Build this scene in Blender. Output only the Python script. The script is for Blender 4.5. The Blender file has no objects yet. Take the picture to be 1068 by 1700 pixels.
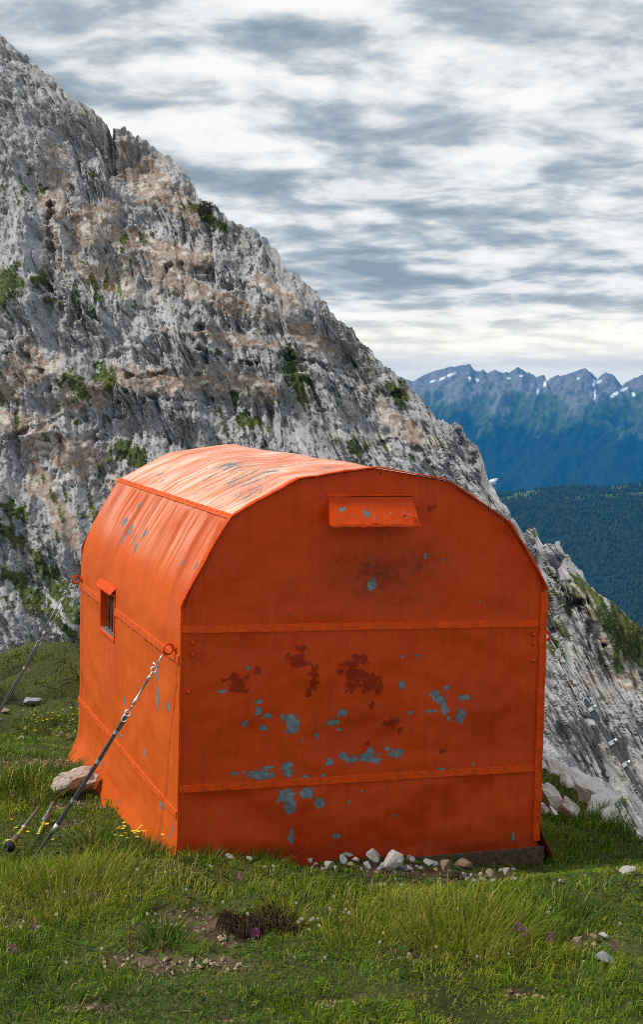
import bpy, bmesh, math, random
import numpy as np
from mathutils import Vector, Matrix

random.seed(7); rng = np.random.default_rng(7)
SC = bpy.context.scene
COL = SC.collection

# ------------------------------------------------------------------ camera
CAMZ, FPX, PITCH = 2.501, 2540.45, 0.0695
cam = bpy.data.cameras.new('camera'); cam_o = bpy.data.objects.new('camera', cam); COL.objects.link(cam_o)
cam_o.location = (0, 0, CAMZ); cam_o.rotation_euler = (math.pi/2-PITCH, 0, 0)
cam.sensor_fit = 'VERTICAL'; cam.sensor_height = 36; cam.lens = FPX/1700*36
cam.shift_y = -50/1700; cam.clip_start = 0.1; cam.clip_end = 60000
SC.camera = cam_o

# ------------------------------------------------------------------ sky and sun
SUN_DIR = Vector((-0.62, -0.12, 0.78)).normalized()          # towards the sun
SUN_EL = math.asin(SUN_DIR.z); SUN_AZ = math.atan2(SUN_DIR.x, SUN_DIR.y)
W = bpy.data.worlds.new('World'); SC.world = W; W.use_nodes = True
nt = W.node_tree; nt.nodes.clear()
def N(nt, typ, **kw):
    n = nt.nodes.new(typ)
    for k, v in kw.items():
        if k.startswith('i_'):
            k = k[2:]
            n.inputs[int(k) if k.isdigit() else k.replace('_', ' ')].default_value = v
        else: setattr(n, k, v)
    return n
def L(nt, a, b): nt.links.new(a, b)
def math_node(nt, op, a, b=None, c=None, clamp=False):
    n = nt.nodes.new('ShaderNodeMath'); n.operation = op; n.use_clamp = clamp
    for i, v in enumerate((a, b, c)):
        if v is None: continue
        if isinstance(v, (int, float)): n.inputs[i].default_value = v
        else: L(nt, v, n.inputs[i])
    return n.outputs[0]
def mix_col(nt, fac, a, b, blend='MIX'):
    n = nt.nodes.new('ShaderNodeMix'); n.data_type = 'RGBA'; n.blend_type = blend
    for i, v in ((0, fac), (6, a), (7, b)):
        if isinstance(v, (int, float)): n.inputs[i].default_value = v
        elif isinstance(v, (tuple, list)): n.inputs[i].default_value = (*v[:3], 1)
        else: L(nt, v, n.inputs[i])
    return n.outputs[2]
def ramp(nt, fac, stops, interp='LINEAR'):
    n = nt.nodes.new('ShaderNodeValToRGB'); n.color_ramp.interpolation = interp
    e = n.color_ramp.elements
    while len(e) < len(stops): e.new(0.5)
    for k, (p, c) in enumerate(stops):
        e[k].position = p; e[k].color = (*c, 1) if isinstance(c, tuple) else (c, c, c, 1)
    L(nt, fac, n.inputs[0]); return n.outputs[0]
def noise_node(nt, vec, scale, detail=6, rough=0.55, dist=0.0, dim='3D'):
    n = N(nt, 'ShaderNodeTexNoise', noise_dimensions=dim); n.inputs['Scale'].default_value = scale
    n.inputs['Detail'].default_value = detail; n.inputs['Roughness'].default_value = rough; n.inputs['Distortion'].default_value = dist
    if vec is not None: L(nt, vec, n.inputs['Vector'])
    return n.outputs[0]
def map_range(nt, v, a, b, c=0.0, d=1.0, smooth=True):
    n = nt.nodes.new('ShaderNodeMapRange'); n.interpolation_type = 'SMOOTHSTEP' if smooth else 'LINEAR'
    L(nt, v, n.inputs[0]); n.inputs[1].default_value = a; n.inputs[2].default_value = b
    n.inputs[3].default_value = c; n.inputs[4].default_value = d; return n.outputs[0]

sky = N(nt, 'ShaderNodeTexSky', sky_type='NISHITA', sun_disc=False)
sky.sun_elevation = SUN_EL; sky.sun_rotation = SUN_AZ; sky.altitude = 2200
sky_s = nt.nodes.new('ShaderNodeVectorMath'); sky_s.operation = 'SCALE'; L(nt, sky.outputs[0], sky_s.inputs[0]); sky_s.inputs['Scale'].default_value = 0.10
tc = nt.nodes.new('ShaderNodeTexCoord'); sep = nt.nodes.new('ShaderNodeSeparateXYZ'); L(nt, tc.outputs['Generated'], sep.inputs[0])
# a sheet of cloud at one height: the view direction meets it at dir.xy / dir.z
zz = math_node(nt, 'ADD', math_node(nt, 'MAXIMUM', sep.outputs[2], 0.0), 0.16)
cx = math_node(nt, 'DIVIDE', sep.outputs[0], zz); cy = math_node(nt, 'DIVIDE', sep.outputs[1], zz)
cmb = nt.nodes.new('ShaderNodeCombineXYZ'); L(nt, cx, cmb.inputs[0]); L(nt, math_node(nt, 'MULTIPLY', cy, 1.0), cmb.inputs[1]); cmb.inputs[2].default_value = 8.4
def cloud_off(v):
    n = nt.nodes.new('ShaderNodeVectorMath'); n.operation = 'ADD'; L(nt, cmb.outputs[0], n.inputs[0]); n.inputs[1].default_value = v; return n.outputs[0]
n1 = noise_node(nt, cmb.outputs[0], 3.3, 10, 0.53, 0.2)
n2 = noise_node(nt, cloud_off((3.1, 9.2, 2.0)), 0.9, 4, 0.5, 0.0)
n3 = noise_node(nt, cloud_off((7.3, 2.2, 4.1)), 8.0, 9, 0.58, 0.2)
# the same sheet seen a little nearer: where it thickens toward the viewer its underside is in shade
n1b = noise_node(nt, cloud_off((0.04, -0.09, 0.0)), 3.3, 10, 0.53, 0.2)
edge_ = math_node(nt, 'MULTIPLY', math_node(nt, 'SUBTRACT', n1, n1b), 0.55)
dens = math_node(nt, 'ADD', math_node(nt, 'MULTIPLY', n1, 0.80), math_node(nt, 'ADD', math_node(nt, 'MULTIPLY', n2, 0.30), math_node(nt, 'MULTIPLY', n3, 0.30)))
dens = math_node(nt, 'SUBTRACT', math_node(nt, 'ADD', dens, edge_), 0.135)
ccol = ramp(nt, dens, [(0.40, (1.0, 1.0, 0.99)), (0.505, (0.84, 0.86, 0.87)), (0.575, (0.61, 0.66, 0.695)), (0.645, (0.43, 0.505, 0.57)), (0.76, (0.29, 0.37, 0.44))])
# low over the horizon the far cloud thins into pale cream air
hz = map_range(nt, sep.outputs[2], 0.0, 0.060, 1.0, 0.0)
ccol = mix_col(nt, math_node(nt, 'MULTIPLY', hz, 0.66), ccol, (1.75, 1.58, 1.22))
gap = map_range(nt, n3, 0.60, 0.70)
gap = math_node(nt, 'MULTIPLY', gap, 0.15)
fin = mix_col(nt, gap, ccol, sky_s.outputs[0])
bg = N(nt, 'ShaderNodeBackground'); L(nt, fin, bg.inputs[0]); bg.inputs[1].default_value = 0.82
wo = N(nt, 'ShaderNodeOutputWorld'); L(nt, bg.outputs[0], wo.inputs[0])

sun = bpy.data.lights.new('sun', 'SUN'); sun.energy = 3.2; sun.angle = math.radians(9); sun.color = (1.0, 0.95, 0.87)
sun_o = bpy.data.objects.new('sun', sun); COL.objects.link(sun_o); sun_o.location = (-20, 0, 40)
sun_o.rotation_euler = SUN_DIR.to_track_quat('Z', 'Y').to_euler()
SC.view_settings.view_transform = 'Standard'; SC.view_settings.look = 'None'
SC.view_settings.exposure = 0.25; SC.view_settings.gamma = 1.0; SC.view_settings.use_curve_mapping = False
SC.render.engine = 'CYCLES'; SC.cycles.use_denoising = False; SC.cycles.filter_width = 1.0
SC.cycles.max_bounces = 5; SC.cycles.use_adaptive_sampling = True; SC.cycles.adaptive_threshold = 0.008; SC.cycles.volume_bounces = 0; SC.cycles.transparent_max_bounces = 6

# ------------------------------------------------------------------ numpy noise
_perm = np.random.default_rng(3).permutation(4096).astype(np.int64)
_ang = np.random.default_rng(4).random(4096)*2*np.pi
_gx, _gy = np.cos(_ang).astype(np.float32), np.sin(_ang).astype(np.float32)
_rnd = np.random.default_rng(5).random(4096)
def _h(ix, iy, s): return _perm[(ix+_perm[(iy+_perm[s & 4095]) & 4095]) & 4095]
def pn(x, y, s=0):
    ix = np.floor(x).astype(np.int64); iy = np.floor(y).astype(np.int64); fx = x-ix; fy = y-iy
    u = fx*fx*fx*(fx*(fx*6-15)+10); v = fy*fy*fy*(fy*(fy*6-15)+10)
    def g(i, j):
        h = _h(ix+i, iy+j, s); return _gx[h]*(fx-i)+_gy[h]*(fy-j)
    a = g(0, 0); b = g(1, 0); c = g(0, 1); d = g(1, 1)
    return 1.5*((a+(b-a)*u)+((c+(d-c)*u)-(a+(b-a)*u))*v)
def fbm(x, y, o=4, s=0, g=0.5):
    r = 0; a = 1.0
    for k in range(o): r = r+a*pn(x, y, s+k*17); x = x*2.03+5.2; y = y*2.03+1.7; a *= g
    return r
def ridged(x, y, o=4, s=0, g=0.5):
    r = 0; a = 1.0; n = 0
    for k in range(o): r = r+a*(1-np.abs(pn(x, y, s+k*17))*1.6); n += a; x = x*2.03+5.2; y = y*2.03+1.7; a *= g
    return r/n
def worley(x, y, s=0):
    ix = np.floor(x).astype(np.int64); iy = np.floor(y).astype(np.int64)
    f1 = np.full(x.shape, 9.0); f2 = np.full(x.shape, 9.0); idv = np.zeros(x.shape); gxv = np.zeros(x.shape); gyv = np.zeros(x.shape)
    for i in (-1, 0, 1):
        for j in (-1, 0, 1):
            h = _h(ix+i, iy+j, s); px = ix+i+_rnd[h]; py = iy+j+_rnd[(h+911) & 4095]
            d = (px-x)**2+(py-y)**2
            c = d < f1
            f2 = np.where(c, f1, np.minimum(f2, d)); f1 = np.where(c, d, f1)
            idv = np.where(c, _rnd[(h+377) & 4095], idv); gxv = np.where(c, x-px, gxv); gyv = np.where(c, y-py, gyv)
    return np.sqrt(f1), np.sqrt(f2), idv, gxv, gyv
def sstep(a, b, x): t = np.clip((x-a)/(b-a), 0, 1); return t*t*(3-2*t)

# ------------------------------------------------------------------ building helpers
def tag(o, label=None, cat=None, group=None, kind=None):
    if label: o['label'] = label
    if cat: o['category'] = cat
    if group: o['group'] = group
    if kind: o['kind'] = kind
    return o
def link(name, me, parent=None, mats=(), smooth=True):
    o = bpy.data.objects.new(name, me); COL.objects.link(o)
    if parent is not None: o.parent = parent
    for m in (mats if isinstance(mats, (list, tuple)) else [mats]):
        if m is not None and m.name not in [x.name for x in me.materials if x]: me.materials.append(m)
    if smooth: me.shade_smooth()
    return o
def mesh(name, v, f): 
    me = bpy.data.meshes.new(name); me.from_pydata(v, [], f); me.update(); return me
def np_mesh(name, v, faces, n):
    """v (k,3) floats, faces (m,n) ints"""
    me = bpy.data.meshes.new(name); me.vertices.add(len(v)); me.vertices.foreach_set('co', np.ascontiguousarray(v, dtype=np.float32).ravel())
    m = len(faces); me.loops.add(m*n); me.loops.foreach_set('vertex_index', np.ascontiguousarray(faces, dtype=np.int32).ravel())
    me.polygons.add(m); me.polygons.foreach_set('loop_start', np.arange(0, m*n, n, dtype=np.int32))
    me.update(calc_edges=True); return me
def grid_faces(nr, nc):
    i = np.arange(nr*nc).reshape(nr, nc)
    return np.stack([i[:-1, :-1], i[:-1, 1:], i[1:, 1:], i[1:, :-1]], -1).reshape(-1, 4)
def fattr(me, name, vals):
    a = me.attributes.new(name, 'FLOAT', 'POINT'); a.data.foreach_set('value', np.ascontiguousarray(vals, dtype=np.float32).ravel())
def cattr(me, name, vals):
    a = me.attributes.new(name, 'FLOAT_COLOR', 'POINT'); c = np.ones((len(vals), 4), np.float32); c[:, :3] = vals
    a.data.foreach_set('color', c.ravel())
def empty(name, loc=(0, 0, 0), rot=(0, 0, 0)):
    o = bpy.data.objects.new(name, None); COL.objects.link(o); o.location = loc; o.rotation_euler = rot; o.empty_display_size = 0.1; return o
def box_vf(c, s):
    x, y, z = c; a, b, d = s[0]/2, s[1]/2, s[2]/2
    v = [(x+i*a, y+j*b, z+k*d) for k in (-1, 1) for j in (-1, 1) for i in (-1, 1)]
    return v, [(0, 2, 3, 1), (4, 5, 7, 6), (0, 1, 5, 4), (2, 6, 7, 3), (0, 4, 6, 2), (1, 3, 7, 5)]
def tube_vf(pts, r, seg=8, caps=True):
    pts = [Vector(p) for p in pts]; rs = r if isinstance(r, (list, tuple)) else [r]*len(pts)
    v = []; f = []; up = Vector((0.13, 0.31, 0.94))
    for k, p in enumerate(pts):
        t = (pts[min(k+1, len(pts)-1)]-pts[max(k-1, 0)]).normalized()
        a = t.cross(up); a = a.normalized() if a.length > 1e-4 else t.orthogonal().normalized(); b = t.cross(a)
        for q in range(seg):
            th = 2*math.pi*q/seg; v.append(p+a*math.cos(th)*rs[k]+b*math.sin(th)*rs[k])
    for k in range(len(pts)-1):
        for q in range(seg): f.append((k*seg+q, k*seg+(q+1) % seg, (k+1)*seg+(q+1) % seg, (k+1)*seg+q))
    if caps: f.append(tuple(range(seg))[::-1]); f.append(tuple((len(pts)-1)*seg+q for q in range(seg)))
    return v, f
def torus_vf(c, ax, R, r, seg=20, sub=8, stretch=None):
    c = Vector(c); ax = Vector(ax).normalized(); a = ax.orthogonal().normalized() if stretch is None else Vector(stretch[0]).normalized()
    a = (a-ax*a.dot(ax)).normalized(); b = ax.cross(a); k = 1.0 if stretch is None else stretch[1]; v = []; f = []
    for i in range(seg):
        th = 2*math.pi*i/seg; d = a*math.cos(th)*k+b*math.sin(th); dn = (a*math.cos(th)+b*math.sin(th)).normalized()
        for j in range(sub):
            ph = 2*math.pi*j/sub; v.append(c+d*R+dn*math.cos(ph)*r+ax*math.sin(ph)*r)
    for i in range(seg):
        for j in range(sub):
            f.append((i*sub+j, ((i+1) % seg)*sub+j, ((i+1) % seg)*sub+(j+1) % sub, i*sub+(j+1) % sub))
    return v, f
def join_vf(*parts):
    V = []; F = []
    for v, f in parts:
        o = len(V); V += [tuple(p) for p in v]; F += [tuple(i+o for i in q) for q in f]
    return V, F
def part(name, vf, mat, parent, smooth=True, bevel=0):
    o = link(name, mesh(name, [tuple(p) for p in vf[0]], vf[1]), parent, mat, smooth)
    if bevel:
        m = o.modifiers.new('bevel', 'BEVEL'); m.width = bevel; m.segments = 2; m.limit_method = 'ANGLE'
    return o

# ------------------------------------------------------------------ where pixels of the photograph lie in the place
_cp, _sp = math.cos(PITCH), math.sin(PITCH)
def ray(px, py):
    X = (px-534)/FPX; U = (800-py)/FPX
    return np.array([X, _cp+U*_sp, -_sp+U*_cp])
def at(px, py, y):
    d = ray(px, py); return Vector((d[0]*y/d[1], y, CAMZ+d[2]*y/d[1]))
HUT_LOC = Vector((0.2215, 7.7899, 0.0)); HUT_ROT = (0.0, 0.0234, 0.3253)
from mathutils import Euler
HUT_M = Matrix.Translation(HUT_LOC) @ Euler(HUT_ROT).to_matrix().to_4x4(); HUT_I = HUT_M.inverted()
def hut_plane(px, py, axis, val):
    """point, in the hut's own axes, where the line of sight meets the plane axis = val"""
    o = HUT_I @ Vector((0, 0, CAMZ)); d = HUT_I.to_3x3() @ Vector(ray(px, py)); t = (val-o[axis])/d[axis]; return o+d*t
HL = 2.872                                   # hut length
# meadow: the edge over which it drops away, by bearing from the camera
_EX = np.array([-2.0, -0.9, -0.25, -0.15, -0.05, 0.08, 0.135, 0.155, 0.19, 0.21, 0.26, 0.4, 0.7, 2.0])
_EY = np.array([26, 22, 18.5, 17.3, 15, 12.0, 10.9, 10.1, 9.2, 8.6, 7.9, 6.4, 5.0, 3.0])
BUMPS = []                                   # (x, y, radius, height) filled from photo positions below
def meadow_z(x, y):
    x = np.asarray(x, float); y = np.asarray(y, float)
    z = 0.07*pn(x*0.55, y*0.55, 1)+0.035*pn(x*1.7, y*1.7, 2)+0.018*pn(x*4.3, y*4.3, 3)
    flat = np.exp(-((x-0.0)**2/3.0+(y-8.6)**2/5.0)); z = z*(1-0.75*flat)
    hx = (x-HUT_LOC.x)*math.cos(0.3253)+(y-HUT_LOC.y)*math.sin(0.3253)      # across the hut
    hy = -(x-HUT_LOC.x)*math.sin(0.3253)+(y-HUT_LOC.y)*math.cos(0.3253)     # along it
    z = z+0.13*np.exp(-((hx+1.05)/0.40)**2-((hy+0.12)/0.32)**2)+0.04*np.exp(-((hx+0.4)/0.5)**2-((hy+0.2)/0.25)**2)
    z = z-0.075*sstep(0.1, 1.0, hx)*sstep(-0.7, 0.0, hy)*sstep(1.9, 1.2, hx)-0.02*sstep(0.0, 1.0, hx)*sstep(-1.5, -.2, hy)-0.13*sstep(0.9, 2.7, hy)*sstep(-0.2, -1.0, hx)
    z = z-0.17*sstep(1.05, 1.7, hx)*sstep(-0.5, 0.8, hy)
    z = z+0.05*sstep(0.35, -0.1, np.abs(hx+1.25))*sstep(0.9, 0.2, np.abs(hy-0.6))
    z = z-0.105*np.maximum(0, y-10.5)+0.16*pn(x*0.5+y*.3, y*0.45, 8)*sstep(10.5, 13, y)
    z = z+0.26*(ridged(x*0.55-y*0.35, y*0.9, 3, 9)-0.55)*sstep(10.6, 12, y)
    for (bx, by, br, bh) in BUMPS: z = z+bh*np.exp(-((x-bx)**2+(y-by)**2)/(br*br))
    ye = np.interp(x/np.maximum(y, 0.3), _EX, _EY)+0.12*pn(x*1.1, y*0.6, 11)
    e = np.maximum(0, y-ye)
    return z-0.75*e**1.25/(1+0.10*e)-0.1*np.minimum(e, 1)
def ground_at(px, py):
    d = ray(px, py); y = -CAMZ/d[2]*d[1] if d[2] < -0.05 else 15.0
    for _ in range(30):
        x = d[0]/d[1]*y; zg = float(meadow_z(x, y)); yn = (zg-CAMZ)/d[2]*d[1]; y = 0.5*y+0.5*min(max(yn, 2), 25)
    x = d[0]/d[1]*y; return Vector((x, y, float(meadow_z(x, y))))
for (px, py, r, h) in [(440, 1505, 0.13, 0.07), (780, 1520, 0.4, 0.05), (110, 1470, 0.35, 0.05), (60, 1295, 0.5, 0.10), (1000, 1480, 0.35, 0.06), (960, 1395, 0.3, .05)]:
    g = ground_at(px, py); BUMPS.append((g.x, g.y, r, h))

# ------------------------------------------------------------------ materials
def new_mat(name):
    m = bpy.data.materials.new(name); m.use_nodes = True; t = m.node_tree; t.nodes.clear()
    b = t.nodes.new('ShaderNodeBsdfPrincipled'); o = t.nodes.new('ShaderNodeOutputMaterial'); L(t, b.outputs[0], o.inputs[0]); return m, t, b
def set_in(t, b, name, v):
    if isinstance(v, (int, float)): b.inputs[name].default_value = v
    elif isinstance(v, tuple): b.inputs[name].default_value = (*v, 1)
    else: L(t, v, b.inputs[name])
def attr(t, name, vec=False):
    a = t.nodes.new('ShaderNodeAttribute'); a.attribute_name = name; return a.outputs['Color' if vec else 'Fac']
def objco(t, scale=(1, 1, 1)):
    c = t.nodes.new('ShaderNodeTexCoord'); m = t.nodes.new('ShaderNodeMapping'); L(t, c.outputs['Object'], m.inputs[0]); m.inputs['Scale'].default_value = scale; return m.outputs[0]
def bump(t, b, h, strength, dist=0.01):
    n = t.nodes.new('ShaderNodeBump'); n.inputs['Strength'].default_value = strength; n.inputs['Distance'].default_value = dist
    L(t, h, n.inputs['Height']); L(t, n.outputs[0], b.inputs['Normal'])
def simple(name, col, rough=0.6, metal=0.0, var=0.15, scale=20.0, bmp=0.0, spec=0.5):
    m, t, b = new_mat(name); b.inputs['Specular IOR Level'].default_value = spec; c = objco(t); n = noise_node(t, c, scale, 5, 0.6)
    lo = tuple(x*(1-var*1.6) for x in col); hi = tuple(min(1, x*(1+var*1.6)) for x in col)
    set_in(t, b, 'Base Color', ramp(t, n, [(0.3, lo), (0.7, hi)])); set_in(t, b, 'Roughness', rough); set_in(t, b, 'Metallic', metal)
    if bmp: bump(t, b, n, bmp)
    return m

def paint_material(name, base, fade_amt=0.0):
    """old orange paint; 'chip' bares grey zinc, 'rust' shows a dark red undercoat, 'smudge' is soot and grime, 'fade' is sun-bleached"""
    m, t, b = new_mat(name); co = objco(t)
    nf = noise_node(t, co, 80, 6, 0.7); nm = noise_node(t, co, 26, 7, 0.66, 0.8); nl = noise_node(t, co, 2.2, 4, 0.55)
    lo = tuple(x*k for x, k in zip(base, (0.90, 0.82, 0.75))); hi = tuple(x*k for x, k in zip(base, (1.05, 1.18, 1.3)))
    col = ramp(t, nl, [(0.28, lo), (0.5, base), (0.75, hi)])
    col = mix_col(t, map_range(t, nm, 0.60, 0.8, 0, 0.30), col, tuple(x*0.62 for x in base))
    # rain-washed streaks and chalky bloom
    wv = noise_node(t, objco(t, (26, 26, 1.6)), 1.0, 6, 0.6); col = mix_col(t, map_range(t, wv, 0.50, 0.72, 0, 0.38), col, tuple(x*k for x, k in zip(base, (0.70, 0.62, 0.8))))
    col = mix_col(t, map_range(t, noise_node(t, objco(t, (18, 18, 2.2)), 1.3, 7, 0.68), 0.54, 0.75, 0, 0.30), col, (min(1, base[0]*1.15), base[1]*2.0, base[2]*2+0.022))
    fade = attr(t, 'fade')
    # bleached paint comes off in fine streaks that run down the sheet
    st = attr(t, 'streakco', True); ns = N(t, 'ShaderNodeTexNoise'); ns.inputs['Scale'].default_value = 1.0; ns.inputs['Detail'].default_value = 7; ns.inputs['Roughness'].default_value = 0.62; ns.inputs['Distortion'].default_value = 0.4
    L(t, st, ns.inputs['Vector']); nsv = ns.outputs[0]
    fcol = ramp(t, nsv, [(0.28, (0.60, 0.17, 0.07)), (0.44, (0.68, 0.30, 0.18)), (0.54, (0.78, 0.53, 0.44)), (0.64, (0.72, 0.38, 0.27)), (0.80, (0.60, 0.17, 0.07))])
    col = mix_col(t, math_node(t, 'MULTIPLY', fade, map_range(t, nsv, 0.25, 0.55, 0.55, 1.0)), col, fcol)
    run = attr(t, 'run')
    col = mix_col(t, run, col, tuple(x*k for x, k in zip(base, (0.72, 0.58, 0.5))))
    sm = math_node(t, 'MULTIPLY', attr(t, 'smudge'), map_range(t, nm, 0.35, 0.65, 0.35, 1.0))
    col = mix_col(t, sm, col, (0.13, 0.030, 0.016))
    # undercoat and bare metal: soft field plus fine noise, cut hard
    jit = math_node(t, 'ADD', math_node(t, 'MULTIPLY', math_node(t, 'SUBTRACT', nm, 0.5), 3.4), math_node(t, 'MULTIPLY', math_node(t, 'SUBTRACT', nf, 0.5), 1.8))
    rv = math_node(t, 'ADD', math_node(t, 'SUBTRACT', attr(t, 'rust'), 0.12), math_node(t, 'MULTIPLY', jit, 1.5)); rmask = map_range(t, rv, 0.10, 0.20)
    col = mix_col(t, rmask, col, mix_col(t, nf, (0.17, 0.014, 0.003), (0.30, 0.026, 0.003)))
    cv = math_node(t, 'ADD', attr(t, 'chip'), jit); cmask = map_range(t, cv, 0.20, 0.30)
    # scattered specks everywhere
    vor = N(t, 'ShaderNodeTexVoronoi'); vor.inputs['Scale'].default_value = 17.0; L(t, co, vor.inputs['Vector'])
    sp = math_node(t, 'MULTIPLY', map_range(t, vor.outputs['Distance'], 0.10, 0.06, 0, 1), map_range(t, noise_node(t, co, 3.3, 3), 0.60, 0.66))
    col = mix_col(t, math_node(t, 'MULTIPLY', sp, 0.8), col, (0.10, 0.030, 0.020))
    zinc = ramp(t, noise_node(t, co, 30, 4, 0.6), [(0.35, (0.085, 0.12, 0.14)), (0.65, (0.18, 0.22, 0.24))])
    edge = math_node(t, 'SUBTRACT', map_range(t, cv, 0.10, 0.20), cmask)
    col = mix_col(t, math_node(t, 'MULTIPLY', edge, 0.45), col, (0.22, 0.022, 0.010))
    col = mix_col(t, cmask, col, zinc)
    set_in(t, b, 'Base Color', col)
    set_in(t, b, 'Roughness', mix_col(t, cmask, ramp(t, nl, [(0.3, 0.46), (0.7, 0.64)]), (0.5, 0.5, 0.5)))
    b.inputs['Specular IOR Level'].default_value = 0.13
    h = math_node(t, 'SUBTRACT', math_node(t, 'MULTIPLY', nf, 0.25), math_node(t, 'ADD', cmask, math_node(t, 'MULTIPLY', rmask, 0.4)))
    h = math_node(t, 'ADD', h, math_node(t, 'MULTIPLY', nm, 0.5))
    bump(t, b, h, 0.65, 0.005)
    return m
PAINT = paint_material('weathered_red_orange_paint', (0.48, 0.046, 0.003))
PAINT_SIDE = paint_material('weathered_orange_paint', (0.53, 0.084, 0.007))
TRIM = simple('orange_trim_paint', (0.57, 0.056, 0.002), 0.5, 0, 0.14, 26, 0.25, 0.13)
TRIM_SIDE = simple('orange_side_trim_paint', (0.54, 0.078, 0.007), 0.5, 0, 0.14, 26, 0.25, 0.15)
WOOD = simple('weathered_timber', (0.085, 0.050, 0.032), 0.9, 0, 0.4, 30, 0.6)
STEEL = simple('galvanised_steel', (0.62, 0.66, 0.68), 0.32, 0.85, 0.12, 60)
WIRE = simple('dark_steel_wire', (0.060, 0.070, 0.080), 0.6, 0.0, 0.35, 90, 0.4)
STEEL2 = simple('dull_galvanised_steel', (0.26, 0.29, 0.31), 0.5, 0.5, 0.2, 60)
DARK = simple('dark_interior', (0.012, 0.014, 0.012), 0.25, 0, 0.5, 12)
BLACK = simple('black_rubber', (0.015, 0.015, 0.016), 0.6, 0, 0.3, 40)
LIME = simple('lime_lacquer', (0.33, 0.38, 0.05), 0.35, 0, 0.12, 40)
SHAFT = simple('grey_shaft_lacquer', (0.13, 0.13, 0.13), 0.4, 0.3, 0.2, 40)
m_, t_, b_ = new_mat('window_glass'); b_.inputs['Base Color'].default_value = (0.03, 0.04, 0.035, 1); b_.inputs['Roughness'].default_value = 0.08
GLASS = m_

# ------------------------------------------------------------------ ground (valley), far mountains, forest
M_GROUND = simple('valley_floor', (0.03, 0.045, 0.022), 0.95, 0, 0.4, 0.004)
s = 14000
g = tag(link('ground', mesh('ground', [(-s, -2000, -760), (s, -2000, -760), (s, 10600, -760), (-s, 10600, -760)], [(0, 1, 2, 3)]), None, M_GROUND), 'wide dark valley floor far below the mountains', 'ground', kind='structure')

def vcol_material(name, rough=0.95, nscale=0.0, amt=0.25, bmp=0.0, bdist=0.1):
    m, t, b = new_mat(name); c = attr(t, 'tint', True)
    if nscale:
        n = noise_node(t, objco(t), nscale, 6, 0.65)
        c = mix_col(t, 1.0, c, ramp(t, n, [(0.25, 1-amt*1.5), (0.75, 1+amt)]), 'MULTIPLY')
        if bmp: bump(t, b, n, bmp, bdist)
    set_in(t, b, 'Base Color', c); set_in(t, b, 'Roughness', rough); b.inputs['Specular IOR Level'].default_value = 0.15
    return m
def px_line(pts, y):
    a = [at(px, py, y) for px, py in pts]; return np.array([p.x for p in a]), np.array([p.z for p in a])
RY = 9000.0
sky_pts = [(-500, 640), (100, 600), (500, 640), (640, 615), (686, 634), (700, 625), (720, 616), (748, 609), (765, 607), (780, 604), (790, 616), (797, 617), (802, 613), (810, 620), (822, 614), (836, 620), (840, 618), (846, 619), (860, 609), (874, 617), (886, 622), (890, 626), (898, 624), (904, 622), (908, 632), (918, 627), (926, 622), (932, 625), (945, 620), (960, 615), (972, 611), (984, 620), (993, 630), (1000, 622), (1007, 618), (1019, 622), (1028, 634), (1033, 640), (1041, 634), (1049, 630), (1068, 622), (1120, 605), (1200, 630), (1350, 600), (1600, 640)]
rx, rz = px_line(sky_pts, RY)
nx_, nd_ = 620, 260
xs = np.linspace(-600, 3000, nx_); dd = np.concatenate([np.linspace(-400, -8, 12), np.linspace(0, 700, 170), np.linspace(706, 2400, nd_-182)])
Xg, Dg = np.meshgrid(xs, dd)
Dp = np.maximum(Dg, 0)
wx = Xg+70*fbm(Xg/420, Dg/420, 3, 40)*np.clip(Dp/300, 0, 1)
Sx = np.interp(wx, rx, rz); Ssm = np.interp(Xg, rx, np.convolve(np.pad(rz, 3, 'edge'), np.ones(7)/7, 'valid'))
k = np.exp(-Dp/260); top = Sx*k+(Ssm-20)*(1-k)+fbm(Xg/22, Dg/22, 3, 44)*5*np.exp(-Dp/150)
spur = ridged(Xg/470+Dg/1000, Dg/1500, 4, 50, 0.45)-0.55
gul = ridged(Xg/150+Dg/330, Dg/520, 4, 58, 0.55)-0.6
Zr = top-np.where(Dg > 0, 0.50*Dp+30*(1-np.exp(-Dp/40)), 1.0*(-Dg))
Zr += spur*np.clip(Dp/250, 0, 1)*190+gul*np.clip(Dp/120, 0, 1)*44+fbm(Xg/60, Dg/60, 4, 66)*20*np.clip(Dp/80, 0, 1)
Zr = np.maximum(Zr, -765)
v = np.stack([Xg, RY-Dg, Zr], -1).reshape(-1, 3)
me = np_mesh('mountain_range', v, grid_faces(nd_, nx_)[:, ::-1], 4)
hh = Zr-rz.mean()
tl = -150+90*fbm(Xg/260, Dg/300, 4, 70)-40*spur*3
rock = np.array([0.20, 0.195, 0.185]); mead = np.array([0.07, 0.10, 0.04]); fore = np.array([0.012, 0.024, 0.016])
fr = sstep(-60, 40, hh-tl-20+60*gul)[..., None]; fm = sstep(-70, 20, hh-tl+95+50*fbm(Xg/90, Dg/90, 3, 75))[..., None]
c = fore*(1-fm)+mead*fm; c = c*(1-fr)+rock*fr*(0.75+0.5*(fbm(Xg/30, Dg/60, 3, 77)[..., None]*.5+.5))
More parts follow.
